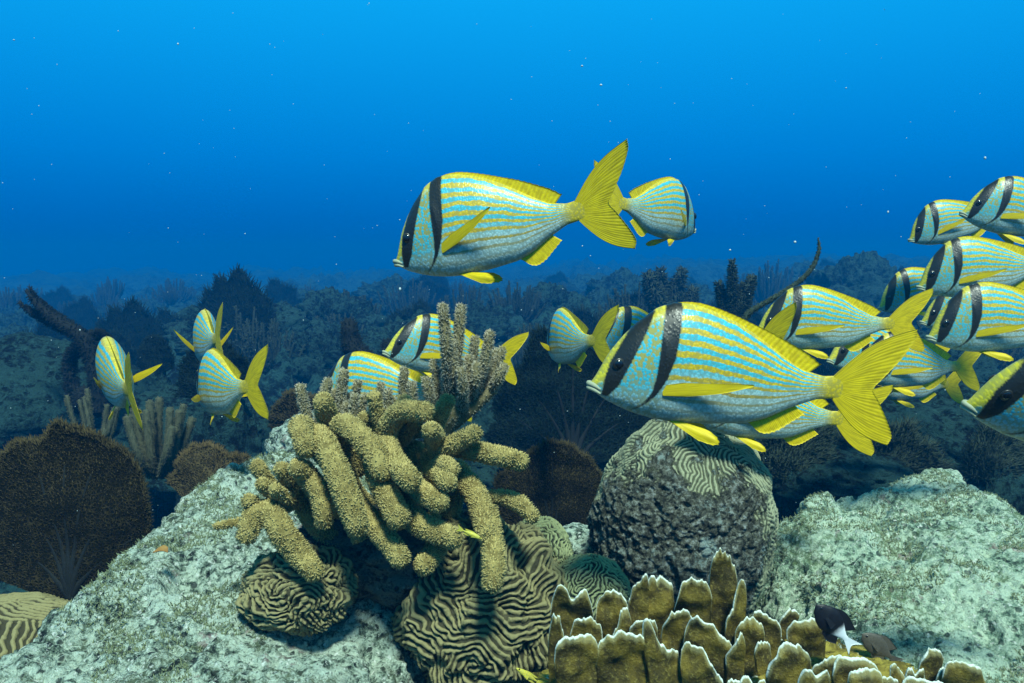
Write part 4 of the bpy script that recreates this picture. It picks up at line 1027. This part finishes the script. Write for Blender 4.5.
def bush_mesh(seed, n=46, h=.36, w=.55, r=.014):
    rs = np.random.RandomState(seed); mb = MB()
    for i in range(n):
        a = rs.uniform(0, 2 * PI); q = rs.rand() ** .6; x, y = math.cos(a) * q * w / 2, math.sin(a) * q * w / 2 * .6; hh = h * rs.uniform(.5, 1) * (1 - .35 * q * q)
        tube(mb, [(x * .15, y * .15, 0), (x * .7, y * .7, hh * .35), (x, y, hh)], [r * 1.2, r, r * .5], 6, 9, bump=.2, bscale=20, polyps=60, plen=.022, prad=.0035, rs=rs)
    return mb
def scatter():
    rs = np.random.RandomState(77)
    protos = []
    for i in range(3): mb = bush_mesh(100 + i, h=.34 + .07 * i, w=.5 + .1 * i); o = mb.build('proto', M['plume']); protos.append(('sea_plume', o.data, 'sea plume', 'hazy dark sea plume on the distant reef', 'distant sea plumes')); bpy.data.objects.remove(o)
    for i in range(3):
        mb, vb = fan_mesh(.55, .45, 200 + i, nspike=900, jag=.2, sl=.03, sr=.004, full=1.4, fringe=250, nr=16, na=50); mb.add(vb.verts(), np.concatenate(vb.f4), tip=0, hgt=0); o = mb.build('proto', M['fanmid']); protos.append(('sea_fan', o.data, 'sea fan', 'hazy dark sea fan on the distant reef', 'distant sea fans')); bpy.data.objects.remove(o)
    for i in range(4):
        o = blob('proto', (0, 0, 0), (.42, .36, .30), M['rockfar'], None, None, seed=60 + i, amp=.38, sc=2.0, nu=60, nv=90); protos.append(('coral_head', o.data, 'coral', 'hazy rounded coral head on the distant reef', 'distant coral heads')); bpy.data.objects.remove(o)
    cnt = {}
    for i in range(430):
        dist = 2.7 * (18.0 / 2.7) ** (rs.rand() ** .9); px = rs.uniform(-60, 1084); x = (px - 512) / FPX * dist; y = dist
        k = rs.choice(10, p=[.19, .19, .18, .07, .07, .06, .06, .06, .06, .06]); nm, me, cat, lab, grp = protos[k]
        z = float(terrain_h(np.array([x]), np.array([y]))[0])
        s = rs.uniform(.4, 1.15) * (1.0 if dist > 4 else .55) * (1 + .25 * (dist > 8))
        o = bpy.data.objects.new(nm, me); COL.objects.link(o); o.location = (x, y, z - .03 + (0 if k < 6 else .02)); o.scale = (s, s, s * rs.uniform(.8, 1.1)); o.rotation_euler = (0, 0, rs.uniform(0, 6.28) if k >= 6 or k < 3 else rs.uniform(-.7, .7))
        tag(o, lab, cat, grp)
scatter()

# ------------------------------------------------------------------ small fish and bits
def small_fish(nose, d, tail, SL, label, mats, cat='fish', name='damselfish', roll=0, hgt=1.25, eye=True):
    Np, Tp, SL = place(nose, d, tail, SL, False)
    ex = (Tp - Np) / np.linalg.norm(Tp - Np); ez = np.array([0, 0, 1.0]) - ex * ex[2]; ez /= np.linalg.norm(ez); ey = np.cross(ez, ex)
    o = empty(name, (Np + Tp) / 2, label, cat); o.rotation_euler = Matrix(((ex[0], ey[0], ez[0]), (ex[1], ey[1], ez[1]), (ex[2], ey[2], ez[2]))).to_euler(); o.scale = (SL,) * 3
    nu, nv = 60, 30; x = np.linspace(0, 1, nu) ** 1.1; ph = np.linspace(0, 2 * PI, nv, endpoint=False)
    hh = np.interp(x, [0, .03, .1, .25, .42, .6, .8, .9, 1], [.012, .05, .12, .20, .235, .20, .10, .055, .05]) * hgt; wd = np.interp(x, [0, .1, .3, .5, .8, 1], [.01, .05, .085, .08, .03, .01])
    P = np.stack([x[:, None] * np.ones(nv) - .5, wd[:, None] * np.sin(ph), hh[:, None] * np.cos(ph)], -1).reshape(-1, 3)
    mb = MB(); mb.add(P, grid_faces(nu, nv, True), s=P[:, 0] + .5); mb.add(np.vstack([[[-.503, 0, 0]], P[:nv]]), None, [(0, 1 + (i + 1) % nv, 1 + i) for i in range(nv)], s=0); mb.build('body', mats[0], o)
    def fin(nm, b, e_, mt): V_, F_, U_, W_ = finsheet(b, e_, 30, 8, .02, rays=8); m_ = MB(); m_.add(V_, F_, fu=U_, fv=W_, s=V_[:, 0] + .5); m_.build(nm, mt, o)
    fin('dorsal_fin', [(-.25, 0, .17 * hgt), (0, 0, .2 * hgt), (.3, 0, .07)], [(-.2, 0, .22 * hgt), (.05, 0, .31 * hgt), (.45, 0, .24 * hgt)], mats[1])
    fin('anal_fin', [(0, 0, -.2 * hgt), (.15, 0, -.15 * hgt), (.3, 0, -.07)], [(.05, 0, -.26 * hgt), (.25, 0, -.28 * hgt), (.42, 0, -.2 * hgt)], mats[1])
    fin('tail_fin', [(.45, 0, .045), (.47, 0, 0), (.45, 0, -.045)], [(.78, 0, .18), (.66, 0, 0), (.78, 0, -.18)], mats[2])
    for sy in (1, -1):
        fin('pectoral_fin', [(-.2, .08 * sy, .02), (-.2, .08 * sy, -.04)], [(.0, .16 * sy, .05), (.02, .15 * sy, -.1)], mats[1])
        if eye:
            m_ = MB(); th = np.linspace(.01, PI - .01, 10); p2 = np.linspace(0, 2 * PI, 14, endpoint=False)
            D = np.stack([np.sin(th)[:, None] * np.cos(p2), np.cos(th)[:, None] * np.ones(14) * .5, np.sin(th)[:, None] * np.sin(p2)], -1).reshape(-1, 3) * .032 + (-.39, .042 * sy, .03); m_.add(D, grid_faces(10, 14, True)); m_.build('eye', M['eye'], o)
    return o
k = NT('black_white_damsel'); s_ = k.attr('s'); kc = k.mix(k.rng(k.math('ADD', s_, k.math('MULTIPLY', k.noise(k.coord(), 8), .1)), .68, .84), (.007, .007, .010), (.70, .74, .76)); k.fin(kc, .5, None, .3); M['bicolor'] = k.m
M['brownfish'] = mat_simple('brown_skin', (.055, .048, .038), .5, .3, (.09, .08, .06), 40)
M['yellowfish'] = mat_simple('yellow_skin', (.62, .52, .03), .5, .3, (.35, .36, .1), 30)
M['leaf'] = mat_simple('brown_leaf', (.22, .11, .03), .7, .2, (.30, .18, .05), 60, .4)
small_fish((816, 605), .66, (847, 640), .040, 'small black damselfish with a white rear half over the fire coral', (M['bicolor'], M['black'], M['bicolor']), hgt=1.15)
small_fish((862, 634), .72, (892, 658), .036, 'dusky brown damselfish just right of the black and white one', (M['brownfish'],) * 3, hgt=1.1)
small_fish((516, 668), .64, (538, 682), .024, 'tiny slender yellow wrasse below the tan brain coral', (M['yellowfish'],) * 3, name='wrasse', hgt=.45)
small_fish((482, 539), .76, (462, 530), .020, 'tiny yellow wrasse tucked under the finger coral', (M['yellowfish'],) * 3, name='wrasse', hgt=.5)
# dead leaf on the rock
p = G(160, 553, .685); mb = MB()
V_, F_, U_, W_ = finsheet([(-.008, 0, 0), (0, .003, .001), (.008, .001, 0)], [(-.005, .008, .003), (0, .010, .005), (.006, .007, .004)], 20, 8, .001, rays=4)
mb.add(V_, F_, fu=U_, fv=W_); o = mb.build('leaf', M['leaf']); o.location = p.tolist(); tag(o, 'small orange brown leaf lying on the pale left rock', 'leaf')

def particles():
    rs = np.random.RandomState(12); mb = MB()
    spots = [(582, 66, 1.3, 2.6), (601, 85, 1.3, 2.2), (400, 289, 1.6, 2.4), (846, 88, 1.5, 1.6), (985, 158, 1.4, 2.2), (888, 212, 1.4, 2.2), (178, 44, 1.4, 1.8), (14, 40, 1.3, 1.5), (795, 242, 1.4, 2.4), (730, 250, 1.4, 2.0), (80, 330, 1.5, 1.5)]
    for i in range(380): spots.append((rs.uniform(0, 1024), rs.uniform(0, 683) ** 1.0, rs.uniform(.5, 3.4), rs.uniform(.25, .6)))
    th = np.linspace(.01, PI - .01, 5); p2 = np.linspace(0, 2 * PI, 6, endpoint=False)
    D = np.stack([np.sin(th)[:, None] * np.cos(p2), np.sin(th)[:, None] * np.sin(p2), np.cos(th)[:, None] * np.ones(6)], -1).reshape(-1, 3)
    for px, py, d, r in spots:
        c = Wp(px, py, d)
        if c[2] > 1.72: continue
        mb.add(D * (r * (.6 if r > 1.3 else 1) * d / FPX) * rs.uniform(.6, 1.3, 3) + c, grid_faces(5, 6, True))
    o = mb.build('drifting_particles', mat_simple('particle', (.45, .55, .55), .8)); tag(o, 'tiny pale specks drifting in the water', 'particles', kind='stuff')
particles()
